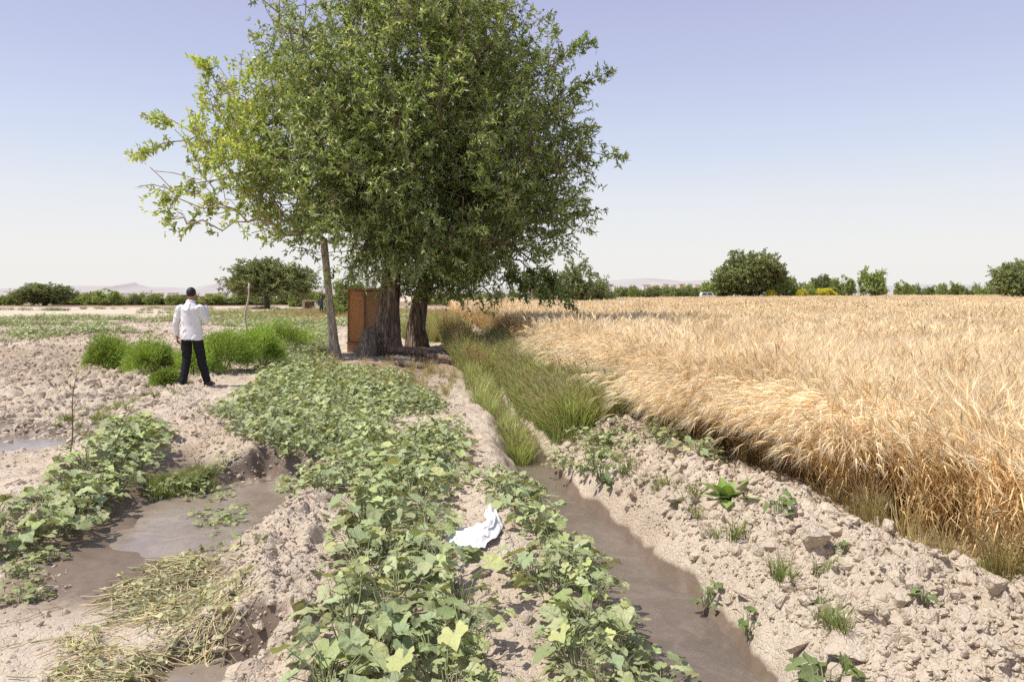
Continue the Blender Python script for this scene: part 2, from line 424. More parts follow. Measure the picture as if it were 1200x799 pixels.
# ------------------------------------------------------------------ ground sheet
def graded(lo, hi, step, far_lo, far_hi, g=1.06):
    a = list(np.arange(lo, hi, step))
    s = step; v = a[-1]
    while v < far_hi: s *= g; v += s; a.append(v)
    s = step; v = a[0]; pre = []
    while v > far_lo: s *= g; v -= s; pre.append(v)
    return np.array(pre[::-1]+a)
def rings(parts, far_lo, far_hi, g):
    a = np.concatenate([np.arange(p0, p1, st) for p0, p1, st in parts]); lo = []; hi = []
    s = parts[0][2]; v = a[0]
    while v > far_lo: s *= g; v -= s; lo.append(v)
    s = parts[-1][2]; v = a[-1]
    while v < far_hi: s *= g; v += s; hi.append(v)
    return np.concatenate([lo[::-1], a, hi])
gx = rings([(-12, -7, .04), (-7, 4.4, .02)], -9000, 9000, 1.06)
gy = rings([(2.3, 9.5, .02), (9.5, 19, .033)], -300, 9000, 1.035)
GX, GY = np.meshgrid(gx, gy)
gz, wet = terrain(GX, GY, info=True)
nx, ny = len(gx), len(gy)
ids = np.arange(nx*ny).reshape(ny, nx)
quads = np.stack([ids[:-1, :-1], ids[:-1, 1:], ids[1:, 1:], ids[1:, :-1]], -1).reshape(-1, 4)
straw = sstep(-.25, .25, GX-wheat_edge(GY))*(GY > -30)*(GY < 230)
drypatch = np.exp(-((GX+13.5)/7)**2-((GY-68)/16)**2)*.9
straw = np.clip(straw + drypatch, 0, 1)
litter = .75*np.exp(-((GX+1.9)/2.1)**2-((GY-17.8)/4.2)**2)  # ground litter and the old trees' shade, both painted into the soil as brown
brown = sstep(100, 125, GY+6*noise(GX*.03, GY*.06, seed=3))*sstep(0, -12, GX)*sstep(260, 180, GY)*.85
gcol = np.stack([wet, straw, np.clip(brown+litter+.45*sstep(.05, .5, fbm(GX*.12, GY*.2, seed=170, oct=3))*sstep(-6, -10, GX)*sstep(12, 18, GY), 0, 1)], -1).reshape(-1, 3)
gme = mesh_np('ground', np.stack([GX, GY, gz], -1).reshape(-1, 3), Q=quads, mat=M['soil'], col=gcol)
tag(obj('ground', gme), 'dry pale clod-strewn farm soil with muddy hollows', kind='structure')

# ------------------------------------------------------------------ water
ys = np.concatenate([np.arange(-6, 24, .25), np.arange(24, 45, 1.0)])
L_ = np.stack([xc(ys)-.62, ys, np.full_like(ys, WATER)], -1); R_ = np.stack([xc(ys)+.62, ys, np.full_like(ys, WATER)], -1)
V = np.concatenate([L_, R_]); n = len(ys); i = np.arange(n-1)
me = mesh_np('ditch_water', V, Q=np.stack([i, i+n, i+n+1, i+1], -1), mat=M['ditch_water'])
tag(obj('ditch_water', me), 'muddy brown water running along the irrigation ditch', kind='structure')
for k, (cx, cy, rx, ry, lv) in enumerate(POOLS):
    a = np.arange(40)*2*PI/40
    V = np.concatenate([[[cx, cy, lv]], np.stack([cx+np.cos(a)*rx*1.25, cy+np.sin(a)*ry*1.25, np.full(40, lv)], -1)])
    j = np.arange(40)
    me = mesh_np('puddle_water', V, T=np.stack([np.zeros(40, int), 1+j, 1+(j+1) % 40], -1), mat=M['puddle'])
    tag(obj('puddle_water', me), ['shallow muddy puddle above the cut weeds', 'pale sky-reflecting puddle at the left edge behind leafy plants',
        'small muddy pool beside the walking man', 'small muddy pool among the cut weeds'][k], kind='structure')

# ------------------------------------------------------------------ scatter by geometry nodes (only for kind = 'stuff')
def source(name, meshes):
    c = bpy.data.collections.new(name)
    for k, me in enumerate(meshes):
        o = bpy.data.objects.new('%s_%03d' % (name, k), me); c.objects.link(o)
    return c
def scatter(name, P, rot, scl, idx, col_, label, mat=None, cat=None):
    me = bpy.data.meshes.new(name); P = np.asarray(P, np.float32)
    me.vertices.add(len(P)); me.vertices.foreach_set('co', P.ravel())
    a = me.attributes.new('rot', 'FLOAT_VECTOR', 'POINT'); a.data.foreach_set('vector', np.asarray(rot, np.float32).ravel())
    s = np.asarray(scl, np.float32); s = np.repeat(s[:, None], 3, 1) if s.ndim == 1 else s
    a = me.attributes.new('scl', 'FLOAT_VECTOR', 'POINT'); a.data.foreach_set('vector', s.ravel())
    a = me.attributes.new('pick', 'INT', 'POINT'); a.data.foreach_set('value', np.asarray(idx, np.int32))
    g = bpy.data.node_groups.new(name+'_scatter', 'GeometryNodeTree')
    g.interface.new_socket('Geometry', in_out='INPUT', socket_type='NodeSocketGeometry')
    g.interface.new_socket('Geometry', in_out='OUTPUT', socket_type='NodeSocketGeometry')
    gi = g.nodes.new('NodeGroupInput'); go = g.nodes.new('NodeGroupOutput')
    ci = g.nodes.new('GeometryNodeCollectionInfo'); ci.inputs['Collection'].default_value = col_
    ci.inputs['Separate Children'].default_value = True; ci.inputs['Reset Children'].default_value = True
    iop = g.nodes.new('GeometryNodeInstanceOnPoints'); iop.inputs['Pick Instance'].default_value = True
    def na(nm, t):
        n = g.nodes.new('GeometryNodeInputNamedAttribute'); n.data_type = t; n.inputs['Name'].default_value = nm
        return [o for o in n.outputs if o.enabled and o.name == 'Attribute'][0]
    g.links.new(gi.outputs[0], iop.inputs['Points']); g.links.new(ci.outputs[0], iop.inputs['Instance'])
    g.links.new(na('pick', 'INT'), iop.inputs['Instance Index']); g.links.new(na('scl', 'FLOAT_VECTOR'), iop.inputs['Scale'])
    e2r = g.nodes.new('FunctionNodeEulerToRotation'); g.links.new(na('rot', 'FLOAT_VECTOR'), e2r.inputs[0])
    g.links.new(e2r.outputs[0], iop.inputs['Rotation'])
    g.links.new(iop.outputs[0], go.inputs[0])
    o = obj(name, me); md = o.modifiers.new('scatter', 'NODES'); md.node_group = g
    tag(o, label, kind='stuff')
    return o
def rand_in_poly(poly, n):
    poly = np.asarray(poly, float); lo = poly.min(0); hi = poly.max(0); out = []
    tot = 0
    while tot < n:
        p = lo + rng.random((n*3, 2))*(hi-lo)
        ins = np.zeros(len(p), bool)
        for (ax, ay), (bx, by) in zip(poly, np.roll(poly, -1, 0)):
            c = ((ay > p[:, 1]) != (by > p[:, 1])) & (p[:, 0] < (bx-ax)*(p[:, 1]-ay)/(by-ay+1e-12)+ax)
            ins ^= c
        out.append(p[ins]); tot += ins.sum()
        if ins.sum() == 0: break
    return np.concatenate(out)[:n]
def px_poly(pts, z=0.0): return np.array([gnd(a, b)[:2] for a, b in pts])
def thin(P, dmin):
    """drop points closer than dmin to one kept earlier (grid bucket)"""
    keep = []; grid = {}
    for k, p in enumerate(P):
        c = (int(math.floor(p[0]/dmin)), int(math.floor(p[1]/dmin)))
        ok = True
        for a in (-1, 0, 1):
            for b in (-1, 0, 1):
                for q in grid.get((c[0]+a, c[1]+b), ()):
                    if (P[q][0]-p[0])**2+(P[q][1]-p[1])**2 < dmin*dmin: ok = False
        if ok: keep.append(k); grid.setdefault(c, []).append(k)
    return P[keep]

# ------------------------------------------------------------------ clods
def clod_mesh(k, sub=2):
    """a broken, angular lump: the hull of a few scattered points, cut finer and roughened"""
    bm = bmesh.new()
    for p in unit(rng.normal(size=(17, 3)))*(.7+.35*rng.random((17, 1)))*np.array([1.25, 1, .8]): bm.verts.new(p)
    r_ = bmesh.ops.convex_hull(bm, input=bm.verts[:]); bmesh.ops.delete(bm, geom=[v for v in bm.verts if not v.link_faces], context='VERTS')
    bmesh.ops.subdivide_edges(bm, edges=bm.edges[:], cuts=sub, use_grid_fill=True, smooth=.12)
    bmesh.ops.triangulate(bm, faces=bm.faces[:]); bm.verts.index_update()
    V = np.array([v.co[:] for v in bm.verts]); T = np.array([[v.index for v in f.verts] for f in bm.faces]); bm.free()
    V = V*(1+.16*fbm(V[:, 0]*2.2+k*7, V[:, 1]*2.2, V[:, 2]*2.2, 3, 11+k))[:, None]
    V += .05*np.stack([noise(V[:, 0]*5, V[:, 1]*5, V[:, 2]*5, s_+k) for s_ in (1, 2, 3)], -1)
    return mesh_np('clod', V, T, mat=M['soil'], col=np.zeros((len(V), 3)), smooth=False)
CLODS = [clod_mesh(k) for k in range(10)]
clod_col = source('clod_source', CLODS)
def clods(name, P, rlo, rhi, label, power=2.2, lift=.12):
    n = len(P)
    r = rlo*(1-rng.random(n)*(1-(rlo/rhi)**power))**(-1/power)
    z = terrain(P[:, 0], P[:, 1])
    scatter(name, np.stack([P[:, 0], P[:, 1], z+r*lift], -1), rng.random((n, 3))*np.array([.7, .7, 6.28]), np.stack([r*(.8+.5*rng.random(n)), r, r*(.7+.5*rng.random(n))], -1), rng.integers(0, 10, n), clod_col, label)
yy = 2.6+13*rng.random(24000)**1.3; dd = np.where(rng.random(24000) < .5, rng.normal(.9, .45, 24000), .15+1.1*rng.random(24000)); P = np.stack([xc(yy)+dd, yy], -1)
P = P[(dd > hw(yy)+.0) & (P[:, 0] < wheat_edge(yy)+.25)]
clods('bank_clods', P[:15000], .009, .085, 'dry broken clods covering the bank below the wheat', 2.2)
yy = 3.0+9*rng.random(70); P = np.stack([xc(yy)+rng.normal(.95, .30, 70), yy], -1)
clods('bank_slabs', P[P[:, 0] > xc(yy)+hw(yy)+.25], .07, .15, 'larger pale broken slabs of earth on the right bank', 1.6, -.30)
tb = rng.random(9000)*(len(BERM)-2)+.4; ib = np.floor(tb).astype(int); fb = tb-ib; BA = np.array(BERM)
P = BA[ib]*(1-fb[:, None])+BA[ib+1]*fb[:, None]; P = P + rng.normal(0, .26, P.shape)
clods('berm_clods', P, .006, .045, 'small dry clods on the bare ridge left of the leafy plants', 2.1)
P = np.stack([-4.9-28*rng.random(70000)**1.25, 9+42*rng.random(70000)**1.4], -1)
nn = fbm(P[:, 0]*.5, P[:, 1]*.9, seed=77, oct=3); P = P[(nn > -.30) & (P[:, 0] > -.75*P[:, 1]-4) & (P[:, 0] < -.36*P[:, 1]-.9)]
clods('field_clods', P, .02, .115, 'rough dry clods across the ploughed field behind the walking man', 2.3)
P = rand_in_poly([(-5.2, 2.6), (-2.0, 2.6), (-2.0, 3.4), (-2.6, 4.4), (-3.3, 6), (-4.2, 9), (-6, 11), (-8.5, 10), (-8.5, 5)], 5200)
clods('muddy_clods', P, .007, .06, 'small brown clods around the left puddles', 2.2)
P = rand_in_poly([(-.9, 3.0), (.55, 3.0), (.1, 6.0), (-.5, 9.5), (-1.6, 15.5), (-2.2, 15.5), (-1.3, 9.0), (-.75, 5.5)], 2300)
clods('path_clods', P, .007, .06, 'small clods on the narrow path between leafy plants and ditch', 2.1)
def lump(px, py, r, seed, label, flat=(1.2, 1, .8), z=0.0):
    p = gnd(px, py); me = clod_mesh(seed, 9); V = np.empty(len(me.vertices)*3, np.float32); me.vertices.foreach_get('co', V); V = V.reshape(-1, 3)
    V = V*(1+.10*fbm(V[:, 0]*5, V[:, 1]*5, V[:, 2]*5, 4, seed)[:, None]+.05*fbm(V[:, 0]*14, V[:, 1]*14, V[:, 2]*14, 2, seed)[:, None])
    me.vertices.foreach_set('co', (V*np.array(flat)*r).ravel()); me.polygons.foreach_set('use_smooth', np.ones(len(me.polygons), bool)); me.update()
    o = obj('earth_clod', me); o.location = (p[0], p[1], float(terrain(p[0], p[1], True))-r*.12); o.rotation_euler = (0, 0, seed)
    tag(o, label, 'clod'); return o
lump(45, 618, .20, 21, 'large brown earth clod under the leafy plants at the left edge', (1, .9, 1.15), 0)
lump(541, 545, .15, 22, 'upright pale earth lump on the path beside the ditch', (1, .9, 1.1), 0)
lump(1042, 708, .12, 23, 'long pale upturned clod slab highest on the right bank', (1.6, .8, .9), .15)
lump(880, 690, .10, 24, 'broad smooth pale clod low on the right bank near water', (1.3, 1, .7), .05)
lump(800, 592, .11, 25, 'pale clod on the bank below the bright green rosette weed', (1.3, .9, .8), .05)
lump(1000, 760, .12, 26, 'wide flat clod in the lower right corner area of the bank', (1.4, 1, .6), .12)

# ------------------------------------------------------------------ wheat
def wheat_clump(k, n, rad, droop, height=.74, fat=1.0, far=False):
    g = Geo()
    for s in range(n):
        a = rng.random()*2*PI; rr = rad*math.sqrt(rng.random()); b = np.array([rr*math.cos(a), rr*math.sin(a), 0])
        h = height*(.78+.36*rng.random())
        lean = rng.normal(0, .19, 2) + np.array([droop*.35, 0])
        bend = np.array([droop*(.22+.25*rng.random()), rng.normal(0, .10)]) if droop else rng.normal(0, .12, 2)
        t = np.linspace(0, 1, 4 if far else 5)[:, None]
        P = np.concatenate([b[:2]+lean*h*t+bend*t**3, h*t*(1-.10*droop*t)+b[2]], 1)
        tone = .75+.4*rng.random()
        stem = np.array([.85, .59, .265])*tone if rng.random() > .12 else np.array([.46, .34, .13])*tone
        r0 = .0019*fat*(.8+.5*rng.random())
        V, T, Q = tube(P, np.linspace(r0*1.15, r0*.7, len(P)), 3, False)
        shade = np.repeat(np.linspace(.82, 1.1, len(P)), 3)[:, None]
        g.add(V, None, Q, stem*shade)
        # head
        dirv = unit(P[-1]-P[-2]); hd = unit(dirv + np.array([droop*(.8+.5*rng.random())+rng.normal(0, .28), rng.normal(0, .28), -.35*rng.random()-droop*.75]))
        hl = (.075+.03*rng.random())*(1.1 if fat > 1 else 1); tip = P[-1]+dirv*.02+hd*hl
        mid = P[-1]+dirv*.022+hd*hl*.45
        headc = np.array([.94, .76, .46])*(.82+.34*rng.random())
        V, T, Q = tube([P[-1], mid, tip], [.0028*fat, .0064*fat, .0018*fat], 4, False)
        g.add(V, None, Q, headc)
        # awns
        na = 6 if far else 13
        u = rng.random(na)[:, None]
        base = P[-1]*(1-u)+tip*u
        ad = unit(hd + rng.normal(0, .30, (na, 3)) + np.array([0, 0, -.08*droop])); al = (.09+.06*rng.random((na, 1)))
        e = base+ad*al + np.array([.02*droop, 0, -.03*droop])
        w = unit(np.cross(ad, rng.normal(size=(na, 3))))*.00075*fat*1.3
        V = np.stack([base-w, base+w, e], 1).reshape(-1, 3)
        g.add(V, np.arange(na*3).reshape(-1, 3), None, np.array([.99, .88, .66])*(.85+.3*rng.random()))
        # dry leaves
        for q in range(0 if far and s % 2 else 2):
            t0 = .15+.6*rng.random(); p0 = b*1.0 + np.array([*(lean*h*t0+bend*t0**3), h*t0]); aa = rng.random()*2*PI
            ld = np.array([math.cos(aa), math.sin(aa), .5]); Ls = .10+.12*rng.random()
            p1 = p0+ld*Ls*.5; p2 = p0+ld*Ls*.85+np.array([0, 0, -Ls*.75]); sd = np.array([-math.sin(aa), math.cos(aa), 0])*.004*fat
            g.add([p0-sd, p0+sd, p1-sd, p1+sd, p2], [[2, 3, 4]], [[0, 1, 3, 2]], np.array([.86, .64, .34])*(.65+.5*rng.random()))
    return g.mesh('wheat_clump', M['wheat'])
WH = [wheat_clump(k, 15, .11, 0) for k in range(7)] + [wheat_clump(k, 15, .10, .95, .76) for k in range(5)] \
   + [wheat_clump(k, 22, .26, .12, .76, 1.9) for k in range(5)] + [wheat_clump(k, 90, .85, .1, .76, 4.2, True) for k in range(4)]
wheat_col = source('wheat_source', WH)
pts = []; rots = []; scls = []; idxs = []
def lean_field(x, y): return noise(x*.8, y*.8, seed=201)*.55, noise(x*.8+9, y*.8, seed=202)*.55
def add_wheat(x, y, i0, i1, smin, smax, leanamp=1.0, dirz=None):
    n = len(x); lx, ly = lean_field(x, y); ek = sstep(-.05, .9, x-wheat_edge(y)); lx = lx*ek; ly = ly*ek
    pts.append(np.stack([x, y, terrain(x, y, False)-.01], -1))
    rz = rng.random(n)*2*PI if dirz is None else dirz+rng.normal(0, 1.0, n)
    rots.append(np.stack([-ly*leanamp+rng.normal(0, .08, n), lx*leanamp+rng.normal(0, .08, n), rz], -1))
    hgt = 1+.11*noise(x*.35, y*.35, seed=210)+.07*noise(x*1.3, y*1.3, seed=211)
    scls.append((smin+(smax-smin)*rng.random(n))*hgt); idxs.append(rng.integers(i0, i1, n))
def grid_pts(x0f, x1f, y0, y1, sp):
    ys = np.arange(y0, y1, sp); X = []; Y = []
    for y in ys:
        xs = np.arange(float(x0f(y)), float(x1f(y)), sp)
        X.append(xs+rng.normal(0, sp*.33, len(xs))); Y.append(np.full(len(xs), y)+rng.normal(0, sp*.33, len(xs)))
    return np.concatenate(X), np.concatenate(Y)
x, y = grid_pts(lambda y: wheat_edge(y)+.12, lambda y: max(.72*y+2.2, wheat_edge(y)+1.5), 2.4, 13, .145)
add_wheat(x, y, 0, 7, .85, 1.12)
x, y = grid_pts(lambda y: wheat_edge(y)+.1, lambda y: .72*y+3, 13, 36, .30)
add_wheat(x, y, 12, 17, .85, 1.12)
x, y = grid_pts(lambda y: wheat_edge(y)+.3, lambda y: .75*y+6, 36, 175, 1.05)
add_wheat(x, y, 17, 21, .9, 1.12, .4)
# the drooping edge: heads hang over the bank
n = 360; y = 5.6+9*rng.random(n); x = wheat_edge(y)+np.abs(rng.normal(0, .17, n))-.02
add_wheat(x, y, 7, 12, .88, 1.12, .3, dirz=PI*1.12)
n = 150; y = 5.4+8*rng.random(n); x = wheat_edge(y)+.1+rng.random(n)*.9
add_wheat(x, y, 7, 12, .92, 1.12, .3, dirz=PI*1.15)
scatter('wheat', np.concatenate(pts), np.concatenate(rots), np.concatenate(scls), np.concatenate(idxs), wheat_col, 'ripe golden bearded wheat filling the field right of the ditch')

# ------------------------------------------------------------------ broad leaved plants
def leaf_shape(size, lobes=5, nout=21):
    """a lobed, wavy leaf: tip towards +x from the stalk at the origin; returns V, T and local positions"""
    th = np.linspace(-2.75, 2.75, nout)
    r = .62+.30*np.cos(th*.5)**2 + .085*np.cos(th*lobes*.9) + .03*np.cos(th*11+rng.random()*6) + rng.normal(0, .022, nout)
    r *= size*.62
    o = np.stack([np.cos(th)*r, np.sin(th)*r*.92, np.zeros(nout)], -1); o[nout//2, 0] *= 1.22
    inner = o*.55
    cup = rng.normal(.05, .22); 
    def lift(p):
        rr = np.hypot(p[:, 0], p[:, 1])/size
        p[:, 2] = size*(cup*rr**2 - .28*np.maximum(p[:, 0]/size, 0)**2 + .28*np.abs(p[:, 1])/size*.6) + size*.055*np.sin(np.arctan2(p[:, 1], p[:, 0])*6+rng.random()*6)*rr*1.6
        return p
    V = np.concatenate([[[0, 0, 0]], lift(inner), lift(o)]); m = nout
    i = np.arange(m-1)
    T = np.concatenate([np.stack([np.zeros(m-1, int), 1+i, 2+i], -1), np.stack([1+i, 1+m+i, 2+m+i], -1), np.stack([1+i, 2+m+i, 2+i], -1)])
    return V, T, np.concatenate([[[0, 0, 0]], inner, o])/size*1.0
def orient(V, d, n):
    d = unit(np.asarray(d, float)); n = np.asarray(n, float); s = unit(np.cross(n, d)); n = np.cross(d, s)
    return V[:, :1]*d + V[:, 1:2]*s + V[:, 2:3]*n
def leafy_plant(nl=26, h=.36, spread=.22, smin=.045, smax=.145, base=(.445, .515, .25), lobes=5):
    g = Geo()
    for k in range(nl):
        a = rng.random()*2*PI; t = rng.random()
        rr = spread*(.2+.8*math.sqrt(rng.random())); z = h*(.25+.75*t)*(1-.35*(rr/spread)**2)
        top = np.array([rr*math.cos(a), rr*math.sin(a), z]); b0 = np.array([rr*.25*math.cos(a), rr*.25*math.sin(a), z*.15])
        mid = (b0+top)/2+np.array([0, 0, .05])-np.array([math.cos(a), math.sin(a), 0])*.02
        V, T, Q = tube([b0, mid, top], [.0035, .003, .0022], 4, False)
        g.add(V, None, Q, np.array([.15, .19, .07])*(.7+.6*rng.random()))
        size = smin+(smax-smin)*rng.random()**1.5
        V, T, lp = leaf_shape(size, lobes+rng.integers(-2, 2))
        out = np.array([math.cos(a+rng.normal(0, .5)), math.sin(a+rng.normal(0, .5)), rng.normal(-.15, .25)])
        nrm = unit(np.array([rng.normal(0, .42), rng.normal(0, .42), 1.0]) + out*np.array([.3, .3, 0]))
        c = np.array(base)*(.66+.56*rng.random())*np.array([.92+.22*rng.random(), 1, .85+.3*rng.random()])
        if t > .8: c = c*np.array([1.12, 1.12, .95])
        if rng.random() < .010: c = np.array([.44, .40, .16])*(.6+.6*rng.random())
        g.add(orient(V, out, nrm)+top, T, None, c, lp)
    return g.mesh('leafy_plant', M['leaf'], True, True)
PL = [leafy_plant(rng.integers(24, 34), .34+.08*rng.random(), .24) for k in range(6)] \
   + [leafy_plant(rng.integers(26, 36), .30, .30, .05, .10) for k in range(3)] + [leafy_plant(9, .18, .12, .05, .09) for k in range(3)] \
   + [leafy_plant(30, .34, .32, .07, .12, (.44, .52, .24)) for k in range(2)]
plant_col = source('leafy_source', PL)
def plants(name, P, idx, smin, smax, label, dz=0):
    n = len(P)
    scatter(name, np.stack([P[:, 0], P[:, 1], terrain(P[:, 0], P[:, 1])-.02+dz], -1), np.stack([rng.normal(0, .12, n), rng.normal(0, .12, n), rng.random(n)*6.28], -1),
            smin+(smax-smin)*rng.random(n), rng.choice(idx, n), plant_col, label)
bed = px_poly([(375, 900), (580, 900), (575, 800), (552, 735), (520, 675), (510, 630), (520, 570), (540, 540), (528, 505), (505, 472), (468, 442), (400, 433), (330, 434), (280, 470), (255, 490), (265, 510), (330, 540), (375, 580), (425, 620), (410, 680), (378, 760)])
P = rand_in_poly(bed, 5000); P = P[(fbm(P[:, 0]*1.5, P[:, 1]*1.1, seed=880, oct=3) > -.24) | (P[:, 1] > 12) | (P[:, 1] < 4.9)]; P = P[((P[:, 0]+.20)/.34)**2+((P[:, 1]-4.9)/.85)**2 > 1]; P = np.concatenate([thin(P[P[:, 1] < 6.5], .165), thin(P[P[:, 1] >= 6.5], .135)])
fr = P[:, 1] < 6.5
plants('leafy_bed', P, np.arange(0, 9), np.where(fr, .50, .42), np.where(fr, 1.06, .86), 'dense pale green broad-leaved plants on the bed left of the ditch')
strip = px_poly([(665, 900), (800, 900), (775, 810), (730, 745), (680, 675), (640, 620), (600, 570), (570, 560), (588, 610), (620, 680), (650, 740)], -.05)
P = thin(rand_in_poly(strip, 900), .15); P = P[((P[:, 0]+.20)/.34)**2+((P[:, 1]-4.9)/.85)**2 > 1]
plants('leafy_strip', P, np.arange(0, 9), .52, .84, 'strip of broad-leaved plants hugging the left edge of the ditch water')
leftp = px_poly([(-260, 690), (-60, 660), (40, 645), (95, 632), (118, 605), (155, 562), (190, 520), (170, 503), (120, 525), (85, 570), (40, 612), (0, 622), (-200, 640)], .08)
P = thin(rand_in_poly(leftp, 900), .17)
plants('leafy_patch', P, [0, 1, 2, 3, 12, 13], .68, 1.0, 'leafy plants on the low ridge at the left between puddles')
P = np.concatenate([rand_in_poly(px_poly([(650, 560), (720, 585), (740, 520), (690, 500), (650, 525)]), 26), rand_in_poly(px_poly([(720, 500), (830, 550), (850, 540), (760, 490)]), 18)])
plants('bank_weeds', P, [9, 10, 11, 6], .5, 1.0, 'scattered green weeds between tall ditch grass and bare bank')
midp = px_poly([(300, 405), (390, 380), (385, 430), (400, 455), (330, 452), (300, 430)], .1)
P = thin(rand_in_poly(midp, 900), .22)
plants('leafy_fringe', P, [6, 7, 8, 0], .6, .95, 'leafy green plants around the slender trunk and green bushes')
# weedy rows far across the ploughed field
P = np.stack([-6-70*rng.random(20000), 20+80*rng.random(20000)], -1)
rowm = np.exp(-((P[:, 1]-47)/8)**2)*.95 + np.exp(-((P[:, 1]-30)/3)**2)*.45 + np.exp(-((P[:, 1]-72)/4)**2)*.3
P = P[(fbm(P[:, 0]*.16, P[:, 1]*.3, seed=140, oct=3)*.9 + rowm*.6 > .37) & (P[:, 0] > -.76*P[:, 1]-3)]
plants('field_weeds', P[:5000], [6, 7, 8, 9, 10, 12], .8, 1.6, 'green weeds growing in ragged rows across the ploughed field')
P = np.concatenate([rand_in_poly(px_poly([(200, 560), (280, 545), (300, 640), (230, 640)], -.1), 44), rand_in_poly(px_poly([(165, 575), (245, 560), (240, 580), (175, 590)], -.1), 25), rand_in_poly(px_poly([(-100, 760), (60, 700), (80, 640), (-40, 660)], 0), 26)])
plants('puddle_sprigs', P, [9, 10, 11], .45, .8, 'small green sprigs growing in the mud and puddle')

# ------------------------------------------------------------------ grasses
def grass_tuft(n, rad, h, ctop, cbot, w=.004, bend=.35, seed_heads=.2, lean=0):
    g = Geo()
    a = rng.random(n)*2*PI; rr = rad*np.sqrt(rng.random(n)); hh = h*(.45+.6*rng.random(n)); da = a+rng.normal(0, .9, n)
    for k in range(n):
        b = np.array([rr[k]*math.cos(a[k]), rr[k]*math.sin(a[k]), 0]); d = np.array([math.cos(da[k]), math.sin(da[k]), 0])
        bd = bend*(.4+1.0*rng.random()); t = np.linspace(0, 1, 5)[:, None]
        P = b + d*hh[k]*(bd*t**2+.08*t) + np.array([0, 0, 1.0])*hh[k]*(t-.35*bd*t**2.5)
        s = np.array([-d[1], d[0], 0])*w*(.7+.6*rng.random()); wd_ = np.array([.8, 1, .9, .6, .08])[:, None]
        V = np.concatenate([P-s*wd_, P+s*wd_]); i = np.arange(4)
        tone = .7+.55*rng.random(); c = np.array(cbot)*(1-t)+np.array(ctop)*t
        if rng.random() < .22: c = c*.4+np.array([.45, .34, .16])*.6
        g.add(V, None, np.stack([i, i+5, i+6, i+1], -1), np.concatenate([c, c])*tone)
        if rng.random() < seed_heads:
            e = P[-1]; dirv = unit(P[-1]-P[-2])
            V, T, Q = tube([e-dirv*.03, e+dirv*.01, e+dirv*.06], [.002, .005, .0015], 4, False)
            g.add(V, None, Q, np.array([.50, .40, .22])*tone)
    return g.mesh('grass_tuft', M['grass'])
def brown_weed(n=16, h=.8):
    g = Geo()
    for k in range(n):
        a = rng.random()*2*PI; d = np.array([math.cos(a), math.sin(a), 0])*(.1+.25*rng.random()); hh = h*(.6+.5*rng.random())
        t = np.linspace(0, 1, 5)[:, None]; P = d*hh*t + np.array([0, 0, 1.0])*hh*t + rng.normal(0, .008, (5, 3)); c = np.array([.50, .34, .18])*(.7+.6*rng.random())
        V, T, Q = tube(P, np.linspace(.003, .0015, 5), 3, False); g.add(V, None, Q, c)
        m = 26; u = .4+.6*rng.random(m); q = d*hh*u[:, None] + np.array([0, 0, 1.0])*hh*u[:, None] + rng.normal(0, .025, (m, 3)); e = rng.normal(0, .014, (m, 2, 3))
        g.add(np.stack([q, q+e[:, 0], q+e[:, 1]], 1).reshape(-1, 3), np.arange(m*3).reshape(-1, 3), None, c*1.25)
    return g.mesh('brown_weed', M['grass'])
GREEN, GB = (.66, .71, .31), (.34, .44, .14)
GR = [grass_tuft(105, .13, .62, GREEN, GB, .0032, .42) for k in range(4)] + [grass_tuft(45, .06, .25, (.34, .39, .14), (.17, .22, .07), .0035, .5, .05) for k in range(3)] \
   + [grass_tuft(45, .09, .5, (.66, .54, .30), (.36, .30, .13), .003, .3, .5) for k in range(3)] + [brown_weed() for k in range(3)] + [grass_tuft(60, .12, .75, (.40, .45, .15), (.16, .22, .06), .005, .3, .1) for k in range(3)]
grass_col = source('grass_source', GR)
def grass(name, P, idx, smin, smax, label):
    n = len(P)
    scatter(name, np.stack([P[:, 0], P[:, 1], terrain(P[:, 0], P[:, 1])-.015], -1), np.stack([rng.normal(0, .14, n), rng.normal(0, .14, n), rng.random(n)*6.28], -1),
            smin+(smax-smin)*rng.random(n), rng.choice(idx, n), grass_col, label)
n = 3000; y = 8.6+16*rng.random(n)**1.5; off = .13+1.5*rng.random(n)**1.2*np.interp(y_ := 8.6+16*rng.random(n)**1.5, [8.6, 11, 14], [.6, .9, 1]); y = y_; x = xc(y)+off+np.interp(y, [8.4, 12, 20], [.05, 0, .1])
k = (off > hw(y)*.8) & (x < wheat_edge(y)+.2) & ((y > 9.6) | (rng.random(n) < (y-8.2)/1.6))
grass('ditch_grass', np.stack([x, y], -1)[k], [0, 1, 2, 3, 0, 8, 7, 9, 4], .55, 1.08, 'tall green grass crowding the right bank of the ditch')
n = 400; y = 8.8+15*rng.random(n)**1.2; x = xc(y)-hw(y)+.02-np.abs(rng.normal(0, .20, n))*sstep(8, 12, y)
grass('ditch_side_grass', np.stack([x, y], -1), [0, 1, 2, 4, 5, 8, 13], .4, .85, 'mixed grass along the shaded left side of the ditch')
P = px_poly([(430, 462), (520, 470), (540, 440), (500, 436), (430, 430), (380, 428), (360, 445)], 0)
P = rand_in_poly(P, 80); grass('trunk_grass', P, [4, 5, 7, 8, 9], .45, .8, 'green and straw grass at the foot of the old trunks')
n = 1300; y = 17+35*rng.random(n); x = wheat_edge(y)-.3+np.abs(rng.normal(0, 1.5, n))*1.0-.3
grass('dry_weeds', np.stack([x, y], -1), [7, 8, 9, 10, 11, 12, 10, 11], .8, 1.15, 'reddish brown dry weeds along the shaded wheat edge')
P = np.stack([rng.normal(2.2, .55, 70), rng.normal(20.5, .9, 70)], -1); grass('brown_weed_clump', P, [10, 11, 12], 1.1, 1.4, 'clump of tall reddish brown weeds standing in the wheat')
